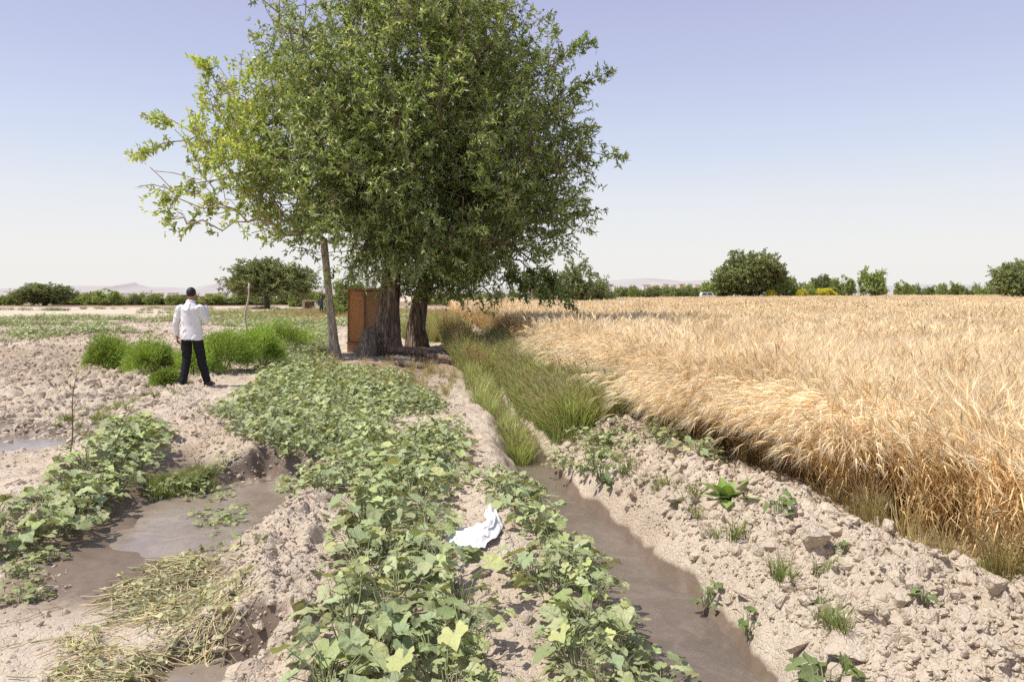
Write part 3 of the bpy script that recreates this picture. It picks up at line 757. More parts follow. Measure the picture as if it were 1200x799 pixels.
n = 110; y = 3.2+9*rng.random(n); x = wheat_edge(y)-.14+rng.normal(0, .10, n); grass('wheat_foot_grass', np.stack([x, y], -1), [5, 7, 8, 9], .4, .8, 'thin grass and stubble at the foot of the wheat')
n = 60; y = 3.4+6*rng.random(n); x = xc(y)+hw(y)+.10+np.abs(rng.normal(0, .10, n)); grass('water_edge_grass', np.stack([x, y], -1), [4, 5, 6], .35, .8, 'short green grass tufts at the right water edge')
P = np.concatenate([rand_in_poly(px_poly([(170, 565), (250, 555), (250, 580), (180, 585)], -.1), 60), rand_in_poly(px_poly([(60, 500), (110, 480), (160, 470), (150, 500), (90, 520)], 0), 60), rand_in_poly(px_poly([(140, 450), (210, 455), (210, 480), (150, 475)], 0), 14)])
grass('mud_grass', P, [4, 5, 6], .4, .8, 'short green grass around the left puddles')
P = np.stack([rng.normal(-14.5, 5.0, 900), rng.normal(66, 9, 900)], -1); grass('dry_grass_patch', P, [7, 8, 9], .7, 1.2, 'straw coloured dry grass under the spreading field tree')
P = np.stack([40*rng.random(500)-5+np.linspace(8, 75, 500), 150+rng.normal(0, 3, 500)], -1)
plants('field_end_weeds', P, [6, 7, 8], 1.6, 3.0, 'low green weeds along the far end of the wheat')

n = 900; y = 15.5+34*rng.random(n)**1.3; x = xc(y)-.1-np.abs(rng.normal(0, 1.0, n))*sstep(13, 22, y)
grass('undergrowth', np.stack([x, y], -1)[(x > -.13*y+1.0) | (y > 26)], [0, 1, 13, 14, 15, 10, 7], .8, 1.3, 'dark green undergrowth behind the old trunks')
# ------------------------------------------------------------------ cut weeds
g = Geo()
poly = px_poly([(0, 850), (60, 770), (140, 690), (230, 648), (292, 688), (268, 745), (240, 850)], -.10)
Pc = rand_in_poly(poly, 1500); Pc = Pc[fbm(Pc[:, 0]*3.2, Pc[:, 1]*3.2, seed=880, oct=2) > -.06][:820]
for p in Pc:
    a = rng.normal(.45, 1.0); Lg = .12+.30*rng.random(); n_ = 6; t = np.linspace(-.5, .5, n_); cv = rng.normal(0, .8)
    X = p[0]+np.cos(a+cv*t)*Lg*t; Y = p[1]+np.sin(a+cv*t)*Lg*t
    Z = terrain(X, Y)+.008+.022*rng.random()*(1-np.abs(t)); c = np.array([.64, .58, .36])*(.6+.7*rng.random())
    if rng.random() < .3: c = np.array([.36, .40, .19])*(.6+.5*rng.random())
    V, T, Q = tube(np.stack([X, Y, Z], -1), np.linspace(.0030, .0014, n_), 4, False); g.add(V, None, Q, c)
    for q in range(rng.integers(0, 2)):
        V, T, lp = leaf_shape(.016+.030*rng.random(), 5, 9); V[:, 2] += np.abs(V[:, 1])*rng.normal(.5, .5)
        d = rng.normal(size=3)*np.array([1, 1, .3]); nn_ = np.array([rng.normal(0, .5), rng.normal(0, .5), 1])
        u = rng.integers(1, n_); g.add(orient(V, d, nn_)+np.array([X[u], Y[u], Z[u]+.012]), T, None, np.array([.50, .50, .29])*(.55+.7*rng.random()))
me = g.mesh('cut_weeds', M['weed']); tag(obj('cut_weeds', me), 'wilting cut weeds strewn over the wet mud', kind='stuff')

g = Geo()
P = np.concatenate([rand_in_poly([(-.5, 3.0), (.5, 3.0), (.1, 6.5), (-.6, 10), (-1.8, 16), (-2.6, 16), (-1.4, 9)], 420), np.stack([rng.normal(-2.2, 1.2, 300), rng.normal(18.5, 1.6, 300)], -1),
    np.stack([wheat_edge(np.linspace(3, 12, 380))-np.abs(rng.normal(0, .35, 380)), np.linspace(3, 12, 380)], -1), rand_in_poly([(-4.5, 3), (-2.2, 3), (-2.6, 4.6), (-4.5, 4.6)], 160)])
for p in P:
    a = rng.random()*PI; t = np.linspace(-.5, .5, 4); Lg = .06+.20*rng.random(); X = p[0]+np.cos(a+.5*t)*Lg*t; Y = p[1]+np.sin(a+.5*t)*Lg*t; Z = terrain(X, Y)+.010+.02*rng.random()
    V, T, Q = tube(np.stack([X, Y, Z], -1), [.0022, .002, .002, .0014], 4, False); g.add(V, None, Q, np.array([.66, .52, .32])*(.4+.7*rng.random()))
me = g.mesh('straw_litter', M['weed']); tag(obj('straw_litter', me), 'loose straw and dry stems littering path and bank', kind='stuff')
# ------------------------------------------------------------------ single weeds on the bank
def rosette(n, size, h, c):
    g = Geo()
    for k in range(n):
        a = k*2.4+rng.normal(0, .2); el = .35+.9*k/n; Ls = size*(.6+.5*rng.random()); m = 7
        t = np.linspace(0, 1, m)[:, None]; d = np.array([math.cos(a), math.sin(a), 0])
        P = d*Ls*(math.cos(el)*t+.18*t**2) + np.array([0, 0, 1.0])*Ls*(math.sin(el)*t-.30*t**2*math.cos(el))
        s = np.array([-d[1], d[0], 0]); wv = size*.20*np.sin(np.clip(t, 0, 1)**.8*PI*.93+.12)*(1+.12*rng.normal(size=(m, 1)))
        up = np.array([0, 0, 1.0])*.3*wv
        V = np.concatenate([P-s*wv+up, P, P+s*wv+up]); i = np.arange(m-1)
        Q = np.concatenate([np.stack([i, i+m, i+m+1, i+1], -1), np.stack([i+m, i+2*m, i+2*m+1, i+m+1], -1)])
        cc = np.tile(np.array(c)*(.8+.4*rng.random()), (3*m, 1)); cc[m:2*m] *= 1.35
        g.add(V, None, Q, cc)
    return g.mesh('weed_leaves', M['weed'])
def put(name, me, px, py, z, s, label, cat, group=None):
    p = gnd(px, py); o = obj(name, me); zz = float(terrain(p[0], p[1])); o.location = (p[0], p[1], zz-.01); o.scale = (s, s, s); o.rotation_euler = (0, 0, rng.random()*6)
    tag(o, label, cat, group); return o
put('lettuce_weed', rosette(14, .26, .2, (.20, .30, .075)), 852, 586, .2, 1, 'bright green rosette weed standing alone on the right bank', 'weed')
put('leafy_weed', leafy_plant(12, .18, .09, .05, .08, (.20, .30, .10)), 911, 606, .2, 1, 'small broad-leaved weed right of the bright rosette', 'weed')
put('leafy_weed', leafy_plant(8, .14, .06, .03, .05, (.16, .24, .08)), 990, 645, .2, 1, 'tiny weed halfway up the right bank below the wheat', 'weed')
put('leafy_weed', leafy_plant(12, .15, .11, .04, .06, (.18, .25, .09)), 1098, 660, .2, .9, 'low green weed at the wheat foot near the right edge', 'weed')
put('leafy_weed', leafy_plant(10, .14, .08, .04, .06, (.18, .26, .09)), 1085, 708, .2, .9, 'small weed behind the long upturned clod slab', 'weed')
put('leafy_weed', leafy_plant(26, .26, .20, .07, .11, (.20, .28, .10)), 965, 830, .12, 1, 'broad-leaved weed cut off by the bottom of the picture', 'weed')
put('leafy_weed', leafy_plant(14, .20, .10, .04, .06, (.18, .26, .09)), 828, 712, -.1, .9, 'green weed at the water edge on the lower right bank', 'weed')
put('leafy_weed', leafy_plant(12, .20, .10, .04, .07, (.18, .26, .09)), 875, 745, -.1, .9, 'ragged weed just above the water, lowest on the bank', 'weed')
put('leafy_weed', leafy_plant(22, .26, .16, .05, .09, (.18, .27, .09)), 706, 570, 0, 1, 'bushy weed below the tall ditch grass beside the water', 'weed')
put('leafy_weed', leafy_plant(12, .20, .12, .05, .08, (.20, .29, .10)), 835, 540, .2, .9, 'pale broad-leaved weed under the wheat edge behind the rosette', 'weed')
put('leafy_weed', leafy_plant(14, .28, .14, .05, .08, (.17, .25, .08)), 805, 520, .2, .9, 'green weed patch at the wheat edge beyond the bare bank', 'weed')

# ------------------------------------------------------------------ trees
def leaves_on_twigs(S, D, LEN, n, ll, lw, cols, droop=.15, seed=0, spread=1.0):
    """n leaves along each twig: two triangles folded on the midrib"""
    m = len(S); t = .12+.88*rng.random((m, n)); 
    pos = S[:, None]+D[:, None]*(LEN[:, None]*t)[..., None]; pos[..., 2] -= droop*LEN[:, None]*t**2
    pos = pos.reshape(-1, 3); N_ = len(pos); Dr = np.repeat(D, n, 0)
    ld = unit(Dr*.55+rng.normal(0, .62*spread, (N_, 3))+np.array([0, 0, -.10])); 
    sd = unit(np.cross(ld, rng.normal(0, .75, (N_, 3))+np.array([0, 0, 1.0]))); nr = np.cross(sd, ld)
    Ls = ll*(.6+.7*rng.random((N_, 1))); Ws = lw*(.6+.7*rng.random((N_, 1)))
    b = pos; tip = pos+ld*Ls-nr*Ls*.12; l = pos+ld*Ls*.45-sd*Ws*.5+nr*Ws*.18; r = pos+ld*Ls*.45+sd*Ws*.5+nr*Ws*.18
    V = np.stack([b, l, tip, r], 1).reshape(-1, 3)
    i = np.arange(N_)*4; T = np.concatenate([np.stack([i, i+2, i+1], -1), np.stack([i, i+3, i+2], -1)])
    ci = rng.integers(0, len(cols), N_); c = np.array(cols)[ci]*(.75+.5*rng.random((N_, 1)))*np.repeat(.68+.62*rng.random((m, 1)), n, 0)
    return V, T, np.repeat(c, 4, 0)
def envelope(n, blobs, gap=.0, freq=.7, shell=.45, zmin=None, seed=0, rough=.27):
    """points inside a union of ellipsoids whose skin is uneven, most of them near the skin, with gaps"""
    out = []; tot = 0
    vol = np.array([b[3]*b[4]*b[5] for b in blobs]); vol = vol/vol.sum()
    while tot < n:
        k = rng.choice(len(blobs), n, p=vol); B = np.array(blobs)[k]
        u = unit(rng.normal(size=(n, 3))); rr = (shell+(1-shell)*rng.random(n)**.8)
        rr = np.where(rng.random(n) < .72, rr, rng.random(n)**(1/3))
        sc = 1+rough*noise(u[:, 0]*2.2+B[:, 0], u[:, 1]*2.2+B[:, 1], u[:, 2]*2.2, 300+seed)+rough*.6*noise(u[:, 0]*5, u[:, 1]*5+B[:, 0], u[:, 2]*5, 310+seed)
        p = B[:, :3]+u*B[:, 3:6]*(rr*sc)[:, None]
        ok = fbm(p[:, 0]*freq, p[:, 1]*freq, p[:, 2]*freq, 2, 320+seed) > gap
        if zmin is not None: ok &= p[:, 2] > zmin(p[:, 0], p[:, 1])
        out.append(p[ok]); tot += ok.sum()
    return np.concatenate(out)[:n]
def skeleton(root, targets, wpath=.35):
    pts_ = [np.asarray(root, float)]; par = [-1]; plen = [0.0]
    o = np.argsort(np.linalg.norm(targets-root, axis=1))
    for k in o:
        p = targets[k]; A = np.array(pts_); d = np.linalg.norm(A-p, axis=1)
        up = np.maximum(0, A[:, 2]-p[2])*.5
        j = int(np.argmin(d+wpath*np.array(plen)+up)); 
        q = (A[j]+p)/2+rng.normal(0, .06, 3)*d[j]+np.array([0, 0, .05*d[j]])
        pts_.append(q); par.append(j); plen.append(plen[j]+d[j]*.5); pts_.append(p); par.append(len(pts_)-2); plen.append(plen[j]+d[j])
    pts_ = np.array(pts_); par = np.array(par); rad = np.full(len(pts_), .010)
    acc = np.zeros(len(pts_)); 
    for k in range(len(pts_)-1, 0, -1):
        rad[k] = max(.010, acc[k]**(1/2.3)); acc[par[k]] += rad[k]**2.3
    rad[0] = acc[0]**(1/2.3)
    return pts_, par, rad
def limbs(g, pts_, par, rad, cap=.3, sides=6, scale=1.0):
    for k in range(1, len(pts_)):
        j = par[k]; r0 = min(rad[k]*1.15, cap)*scale; r1 = min(rad[k], cap)*scale
        r0 = min(r0, min(rad[j], cap)*scale)
        d = pts_[k]-pts_[j]
        V, T, Q = tube([pts_[j]-d*.04, pts_[j]+d*.5, pts_[k]+d*.02], [r0, (r0+r1)/2, r1], sides if r1 > .03 else 4, False)
        g.add(V, None, Q)
def trunk_geo(g, path, rad, n=28, lump_=.16, seed=0, flare=1.0):
    P = np.asarray(path, float); m = 34; t = np.linspace(0, 1, m); s = np.linspace(0, 1, len(P))
    C = np.stack([np.interp(t, s, P[:, i]) for i in range(3)], -1); C = (C+np.roll(C, 1, 0)+np.roll(C, -1, 0))/3; C[0] = P[0]; C[-1] = P[-1]
    r = np.interp(t, s, rad); V, T, Q = tube(C, r, n, True)
    cc = np.repeat(C, n, 0); v = V[:m*n]-cc; a = np.tile(np.arange(n)*2*PI/n, m); z = np.repeat(t, n)
    ln = np.linalg.norm(P[-1]-P[0])
    f = 1-.13*np.abs(noise(np.cos(a)*4.2, np.sin(a)*4.2, z*ln*.55, 430+seed))+lump_*fbm(np.cos(a)*1.6, np.sin(a)*1.6, z*ln*.9, 3, 400+seed)*1.6 + lump_*.7*np.sin(a*5+seed+2*noise(z*3, z*0, seed=410+seed))*np.exp(-z*2.5)
    V[:m*n] = cc+v*f[:, None]
    g.add(V, T, Q)
def big_tree(name, base, path, rad, blobs, ntarget, ntwig, nleaf, ll, lw, cols, bark, label, zmin, seed, gap, twig_up=.3, cap=.22, droop=.2, stray=(), shell=.45, freq=.7, twl=(.45, .5), leafmat='tree_leaf'):
    root = empty(name, base); tag(root, label, 'tree'); b = np.array(base)
    g = Geo(); path = [np.array(p) for p in path]; trunk_geo(g, path, rad, seed=seed)
    tg = envelope(ntarget, blobs, -.5, freq, .25, zmin, seed)
    pts_, par, rr = skeleton(path[-1], tg); limbs(g, pts_, par, rr, cap)
    S0 = envelope(ntwig, blobs, gap, freq, shell, zmin, seed)
    # each twig leaves the nearest limb and heads outwards
    from mathutils.kdtree import KDTree
    kd = KDTree(len(pts_))
    for i_, p in enumerate(pts_): kd.insert(p, i_)
    kd.balance()
    near_ = np.array([pts_[kd.find(p)[1]] for p in S0])
    cen = np.array([np.mean([q[0] for q in blobs]), np.mean([q[1] for q in blobs]), np.mean([q[2] for q in blobs])-1.0])
    D = unit(unit(S0-near_)*.6+unit(S0-cen)*.7+rng.normal(0, .45, S0.shape)+np.array([0, 0, twig_up])); LEN = twl[0]+twl[1]*rng.random(len(S0))
    S = S0-D*(LEN*.5)[:, None]
    for (p0, p1, nn_) in stray:       # long shoots that stick out of the crown
        p0 = np.array(p0); p1 = np.array(p1); mid = (p0+p1)/2+np.array([0, 0, .15])
        q0 = pts_[int(np.argmin(np.linalg.norm(pts_-p0, axis=1)))]
        V, T, Q = tube([q0, p0, mid, p1], [.026, .02, .013, .005], 5, False); g.add(V, None, Q)
        nn_ = int(nn_*.7); u = .25+.75*rng.random(nn_)[:, None]; q = p0*(1-u)**2+2*mid*u*(1-u)+p1*u*u
        S = np.concatenate([S, q]); dn = unit(unit(p1-p0)+rng.normal(0, .6, (nn_, 3))); D = np.concatenate([D, dn]); LEN = np.concatenate([LEN, np.full(nn_, .32)])
    V, T, C = leaves_on_twigs(S, D, LEN, nleaf, ll, lw, cols, droop)
    for i_ in range(0, len(S0), 2):
        e = S[i_]+D[i_]*LEN[i_]; e[2] -= droop*LEN[i_]
        v, t_, q = tube([near_[i_], S[i_], S[i_]+D[i_]*LEN[i_]*.5-np.array([0, 0, droop*LEN[i_]*.25]), e], [.010, .0075, .005, .003], 3, False); g.add(v, None, q)
    tr = g.mesh('trunk', M[bark]); 
    vco = np.empty(len(tr.vertices)*3, np.float32); tr.vertices.foreach_get('co', vco); tr.vertices.foreach_set('co', (vco.reshape(-1, 3)-b.astype(np.float32)).ravel()); tr.update()
    obj('trunk', tr, root)
    cm = mesh_np('crown', V-b, T, mat=M[leafmat], col=C, smooth=False); obj('crown', cm, root)
    return root
WILLOW = [(.26, .37, .10), (.34, .45, .15), (.46, .53, .26), (.17, .26, .065), (.60, .64, .42), (.34, .45, .12)]
zl = lambda x, y: 1.62+.45*sstep(-3.6, -4.6, x)+.55*noise(x*.8, y*.8, seed=500)-.5*sstep(-2.6, -.4, x)
def base_z(x, y): return float(terrain(x, y, False))
bB = (-3.42, 21.0, base_z(-3.42, 21)-.1)
big_tree('old_tree', bB, [bB, (-3.42, 21, .5), (-3.36, 21, 1.3), (-3.30, 21, 2.2), (-3.2, 21.0, 3.0)], [.54, .385, .30, .28, .26],
         [(-3.25, 21.0, 6.7, 3.75, 4.3, 5.5), (-4.25, 20.3, 4.9, 2.4, 2.9, 2.5), (-2.6, 20.0, 4.0, 3.0, 2.8, 2.4)], 420, 5600, 20, .15, .05, WILLOW, 'bark_dark',
         'old tree with massive dark furrowed trunk and broad dense green crown', zl, 1, -.09,
         stray=[((-6.0, 20.5, 8.9), (-7.4, 20.3, 9.75), 16), ((-5.6, 20.2, 9.2), (-6.2, 20.0, 10.3), 14)])
bC = (-2.95, 24.0, base_z(-2.95, 24)-.1)
big_tree('old_tree', bC, [bC, (-3.02, 24, .6), (-2.88, 24, 1.4), (-2.58, 24, 2.3), (-2.4, 24, 3.0)], [.43, .31, .26, .27, .25],
         [(-1.6, 23.2, 6.2, 3.55, 3.9, 5.2), (-.9, 21.5, 3.9, 2.9, 3.0, 2.4), (.25, 22.4, 5.9, 2.1, 2.4, 3.0)], 380, 4300, 20, .15, .05, WILLOW[:4]+WILLOW[5:]+[(.15, .18, .07)], 'bark_dark',
         'old tree with trunk leaning right, its ragged crown overhanging the ditch', zl, 2, -.06,
         stray=[((1.2, 21.8, 5.5), (3.0, 21.6, 5.45), 22), ((1.0, 22, 6.9), (2.75, 22, 7.9), 34), ((.9, 22, 7.8), (2.2, 21.8, 8.8), 30), ((1.0, 21.5, 3.6), (2.2, 21.2, 3.9), 22), ((.4, 21.3, 2.7), (1.6, 21, 1.45), 60), ((.2, 21.0, 2.6), (.9, 20.6, 1.6), 45), ((-.3, 20.8, 2.5), (.35, 20.4, 1.75), 40)])
YG = [(.54, .66, .17), (.42, .56, .15), (.64, .72, .23), (.31, .44, .11), (.58, .61, .18)]
bA = (-4.72, 20.3, base_z(-4.72, 20.3)-.1)
pa = [bA, (-4.72, 20.3, .35), (-4.78, 20.3, 1.0), (-4.86, 20.3, 2.0), (-4.95, 20.3, 3.1)]
big_tree('slender_tree', bA, pa, [.25, .14, .115, .105, .095],
         [(-6.8, 20.2, 5.8, 1.8, 1.8, 1.8), (-7.8, 20.0, 4.35, 1.65, 1.5, 1.3), (-6.0, 20.2, 4.2, 1.6, 1.5, 1.5)], 200, 820, 17, .13, .06, YG, 'bark_pale',
         'slender pale-barked tree with sparse yellow-green crown spreading left', lambda x, y: 2.9+0*x, 3, .03, .25, .10, .05,
         stray=[((-7.6, 20, 4.6), (-8.9, 19.8, 4.05), 26), ((-7.4, 20, 4.4), (-8.0, 19.8, 3.6), 22), ((-7.5, 20, 6.9), (-8.0, 20, 7.6), 24), ((-8.3, 20, 5.6), (-9.5, 19.8, 5.15), 26), ((-8.2, 20, 5.8), (-9.2, 19.8, 6.1), 22)], shell=.3, freq=1.25, twl=(.3, .4))

# ------------------------------------------------------------------ distant trees: crowns and trunks of a few kinds, each tree its own object
FAR_DARK = [(.24, .29, .115), (.31, .35, .145), (.39, .42, .19), (.19, .235, .09)]
FAR_MID = [(.33, .42, .13), (.41, .49, .17), (.48, .54, .22), (.26, .34, .10)]
FAR_YEL = [(.85, .78, .06), (.74, .70, .10), (.34, .40, .11), (.88, .80, .06)]
def far_meshes(blobs, ntw, nlf, ll, lw, cols, seed, trunk_h, tr=.05, gap=-.12):
    zmin = lambda x, y: trunk_h+.05*noise(x*5, y*5, seed=seed)
    S = envelope(ntw, blobs, gap, 3.2, .35, zmin, seed, .3)
    cen = np.array([0, 0, .45]); D = unit(unit(S-cen)+rng.normal(0, .5, S.shape)+np.array([0, 0, .2])); LEN = .07+.07*rng.random(len(S))
    V, T, C = leaves_on_twigs(S, D, LEN, nlf, ll, lw, cols, .1)
    crown = mesh_np('crown', V, T, mat=M['far_leaf'], col=C, smooth=False)
    g = Geo(); trunk_geo(g, [(0, 0, -.03), (.01, 0, trunk_h*.5), (-.01, 0, trunk_h), (.01, 0, trunk_h+.12)], [tr*1.4, tr, tr*.85, tr*.7], 12, .1, seed)
    tg = envelope(50, blobs, -.5, 3, .2, zmin, seed); p_, q_, r_ = skeleton(np.array([.01, 0, trunk_h+.1]), tg); limbs(g, p_, q_, np.maximum(r_*.18, .003), tr*.7, 5)
    return crown, g.mesh('trunk', M['bark_dark'])
round_k = far_meshes([(0, 0, .56, .52, .5, .42), (-.25, .05, .42, .34, .34, .28), (.27, -.05, .45, .32, .32, .28)], 2300, 13, .05, .026, FAR_DARK, 11, .14, gap=-.3)
wide_k = far_meshes([(-.2, 0, .64, .48, .45, .34), (.38, 0, .56, .42, .42, .31), (-.5, 0, .55, .30, .3, .28), (.05, 0, .72, .42, .4, .28)], 2300, 13, .05, .026, FAR_DARK, 12, .24, .045, -.3)
tall_k = far_meshes([(0, 0, .55, .32, .32, .43), (.08, 0, .35, .36, .34, .24)], 1300, 12, .05, .026, FAR_MID, 13, .10)
bush_k = far_meshes([(0, 0, .42, .62, .5, .50), (.4, 0, .32, .42, .4, .35), (-.42, .1, .34, .42, .4, .36)], 1300, 11, .06, .032, FAR_MID, 14, .0, .03)
dark_k = far_meshes([(0, 0, .45, .66, .5, .50), (.42, 0, .36, .45, .4, .38), (-.45, .1, .36, .42, .4, .38)], 1500, 11, .055, .03, FAR_DARK, 15, .0, .03)
yel_k = far_meshes([(0, 0, .4, .6, .5, .45), (.3, 0, .3, .4, .4, .3)], 900, 10, .06, .034, FAR_YEL, 16, .0, .03)
def unit_size(kind):
    """scale crown and trunk together to one unit wide and one high"""
    V = np.empty(len(kind[0].vertices)*3, np.float32); kind[0].vertices.foreach_get('co', V); V = V.reshape(-1, 3)
    w = np.percentile(np.hypot(V[:, 0], V[:, 1]), 97)*2; h = V[:, 2].max()
    for me in kind:
        V = np.empty(len(me.vertices)*3, np.float32); me.vertices.foreach_get('co', V)
        me.vertices.foreach_set('co', (V.reshape(-1, 3)/np.array([w, w, h], np.float32)).ravel()); me.update()
for kd_ in (round_k, wide_k, tall_k, bush_k, dark_k, yel_k): unit_size(kd_)
def far_tree(name, kind, px, base_py, top_py, Y, label, group=None, wpx=30, cat='tree'):
    p = at(px, base_py, Y); gz_ = float(terrain(p[0], p[1], False)); h = at(px, top_py, Y)[2]-gz_; w = wpx*Y/F
    root = empty(name, (p[0], p[1], gz_), 0.0 if wpx > 75 else rng.random()*6.28); root.scale = (w, w, h)
    tag(root, label, cat, group)
    obj('trunk', kind[1], root); obj('crown', kind[0], root)
    return root
far_tree('field_tree', wide_k, 313, 360, 299, 95, 'wide spreading tree on bare field behind the slender trunk', None, 100)
far_tree('round_tree', round_k, 880, 347, 290, 150, 'largest round dark tree standing at the far end of the wheat', None, 80)
far_tree('round_tree', dark_k, 668, 352, 297, 90, 'dark tree behind the overhanging branches at the wheat edge', None, 84)
far_tree('round_tree', dark_k, 700, 352, 318, 95, 'lower dark tree joining the right side of a taller one', None, 46)
far_tree('upright_tree', tall_k, 1021, 347, 310, 150, 'dense upright tree alone right of the yellow bushes', None, 34)
far_tree('upright_tree', tall_k, 988, 347, 321, 150, 'smaller upright tree left of the dense upright one', None, 30)
far_tree('round_tree', round_k, 964, 347, 320, 160, 'round dark tree rising behind the yellow bushes', None, 28)
far_tree('upright_tree', bush_k, 918, 347, 322, 148, 'pale bushy tree touching the right of the largest round tree', None, 38)
far_tree('round_tree', bush_k, 942, 347, 329, 150, 'low bushy tree between two clumps of yellow bushes', None, 32)
far_tree('round_tree', round_k, 1193, 348, 302, 120, 'ragged tree cut off by the right edge beyond the wheat', None, 62)
far_tree('round_tree', bush_k, 838, 347, 328, 155, 'pale green bushy tree left of the largest round tree', None, 44)
far_tree('round_tree', round_k, 52, 358, 330, 125, 'large dark round tree at the far left field edge', None, 66)
far_tree('round_tree', tall_k, 126, 358, 337, 125, 'pointed dark tree beside the cream tower blocks', None, 32)
far_tree('round_tree', bush_k, 12, 358, 343, 130, 'green bush at the left edge of the far field', None, 44)
far_tree('yellow_bush', yel_k, 967, 348, 337, 147, 'wider yellow flowering bush under the round dark tree', None, 28, 'bush')
far_tree('yellow_bush', yel_k, 939, 348, 338, 146, 'small yellow flowering bush at the foot of the low bushy tree', None, 18, 'bush')
far_tree('yellow_bush', yel_k, 903, 348, 339, 146, 'yellow flowering bush at the foot of the largest round tree', None, 16, 'bush')
far_tree('round_tree', bush_k, 352, 358, 330, 110, 'green tree glimpsed between field tree and slender trunk', None, 34)
far_tree('leafy_bush', bush_k, 389, 373, 349, 60, 'bright green bush beside the distant figure', None, 24, 'bush')
far_tree('leafy_bush', tall_k, 410, 375, 320, 62, 'leafy bush filling the gap left of the wooden cabinet', None, 40, 'bush')
LB = 'one of the green orchard trees lining the far left field edge'; GB_ = 'orchard trees along the far left field edge'
for k, px in enumerate(np.linspace(72, 306, 26)+rng.normal(0, 3, 26)):
    far_tree('orchard_tree', (bush_k, dark_k, bush_k, tall_k)[k % 4], px, 358, 341.5+6*rng.random(), 128+10*rng.random(), LB, GB_, 22+10*rng.random())
LB = 'one of the green trees glimpsed under the hanging crown between trunk and wheat'; GB_ = 'trees glimpsed under the hanging crown'
for k, px in enumerate((322, 338, 368, 505, 524, 541, 563, 586, 607, 628)):
    far_tree('orchard_tree', (bush_k, dark_k, tall_k)[k % 3], px, 356, 337+5*rng.random(), 130+10*rng.random(), LB if k > 2 else 'one of the green trees behind the field tree and slender trunk', GB_ if k > 2 else 'trees behind the field tree', 30+8*rng.random())
LB = 'one of the orchard trees in a row left of the largest round tree'; GB_ = 'orchard trees behind the wheat'
for k, px in enumerate(np.linspace(726, 832, 12)+rng.normal(0, 2, 12)):
    far_tree('orchard_tree', (bush_k, round_k, bush_k)[k % 3], px, 348, 335-3*rng.random()+3*(k % 2), 160+8*rng.random(), LB, GB_, 20)
LB = 'one of the trees in the long low row at the far right'; GB_ = 'trees in the low far right row'
for k, px in enumerate(np.linspace(1055, 1172, 12)+rng.normal(0, 2, 12)):
    far_tree('row_tree', (tall_k, bush_k, dark_k)[k % 3], px, 346, (327 if k == 0 else 331)-3*rng.random()+4*(k % 2), 200+10*rng.random(), LB, GB_, 18)
n = 0

# ------------------------------------------------------------------ feathery green bushes
def feather_bush(w, h, n=9000):
    u = unit(rng.normal(size=(n, 3))*np.array([1, 1, 1.0])); u[:, 2] = np.abs(u[:, 2])*1.0-.55*rng.random(n)
    rr = (.35+.65*rng.random(n)**.6)*(1+.46*noise(u[:, 0]*2.1+w*9, u[:, 1]*2.1, u[:, 2]*2.1, 600)+.12*noise(u[:, 0]*7+w*9, u[:, 1]*7, u[:, 2]*7, 601))
    p = u*rr[:, None]*np.array([w/2, w/2*.9, h*.58])+np.array([0, 0, h*.36]); p[:, 2] = np.maximum(p[:, 2], .02)
    d = unit(u+rng.normal(0, .55, u.shape)+np.array([0, 0, .5])); s = unit(np.cross(d, rng.normal(size=u.shape)))
    Ls = .05+.07*rng.random((n, 1)); e = p+d*Ls; sw = s*.0055
    V = np.stack([p-sw*.6, p+sw*.6, (p+e)/2+sw, e, (p+e)/2-sw], 1).reshape(-1, 3); i = np.arange(n)*5
    T = np.concatenate([np.stack([i, i+1, i+2], -1), np.stack([i, i+2, i+4], -1), np.stack([i+4, i+2, i+3], -1)])
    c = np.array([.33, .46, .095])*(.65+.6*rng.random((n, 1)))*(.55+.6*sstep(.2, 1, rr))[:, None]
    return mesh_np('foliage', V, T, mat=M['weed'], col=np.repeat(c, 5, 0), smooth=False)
def bush(px, py, wpx, hpx, label, z=0, n=10000):
    p = gnd(px, py); s = p[1]/F; root = empty('feathery_bush', (p[0], p[1], float(terrain(p[0], p[1], False)))); tag(root, label, 'bush')
    obj('foliage', feather_bush(wpx*s, hpx*s, n), root)
    g = Geo()
    for k in range(9):
        a = rng.random()*6.28; e = np.array([math.cos(a)*wpx*s*.28, math.sin(a)*wpx*s*.28, hpx*s*.7*(.7+.3*rng.random())])
        V, T, Q = tube([(0, 0, -.02), e*.5+np.array([0, 0, .05]), e], [.01, .007, .003], 5, False); g.add(V, None, Q)
    obj('stem', g.mesh('stem', M['twig']), root)
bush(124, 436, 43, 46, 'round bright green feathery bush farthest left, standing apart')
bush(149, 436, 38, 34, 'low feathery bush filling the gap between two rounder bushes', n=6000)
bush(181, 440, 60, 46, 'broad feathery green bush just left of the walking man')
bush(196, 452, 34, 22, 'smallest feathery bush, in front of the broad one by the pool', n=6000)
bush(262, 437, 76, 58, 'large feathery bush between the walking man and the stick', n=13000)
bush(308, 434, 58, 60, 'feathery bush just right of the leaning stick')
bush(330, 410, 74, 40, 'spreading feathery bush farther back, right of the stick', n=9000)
bush(230, 440, 50, 42, 'feathery bush seen between the walking man and his legs', n=7000)

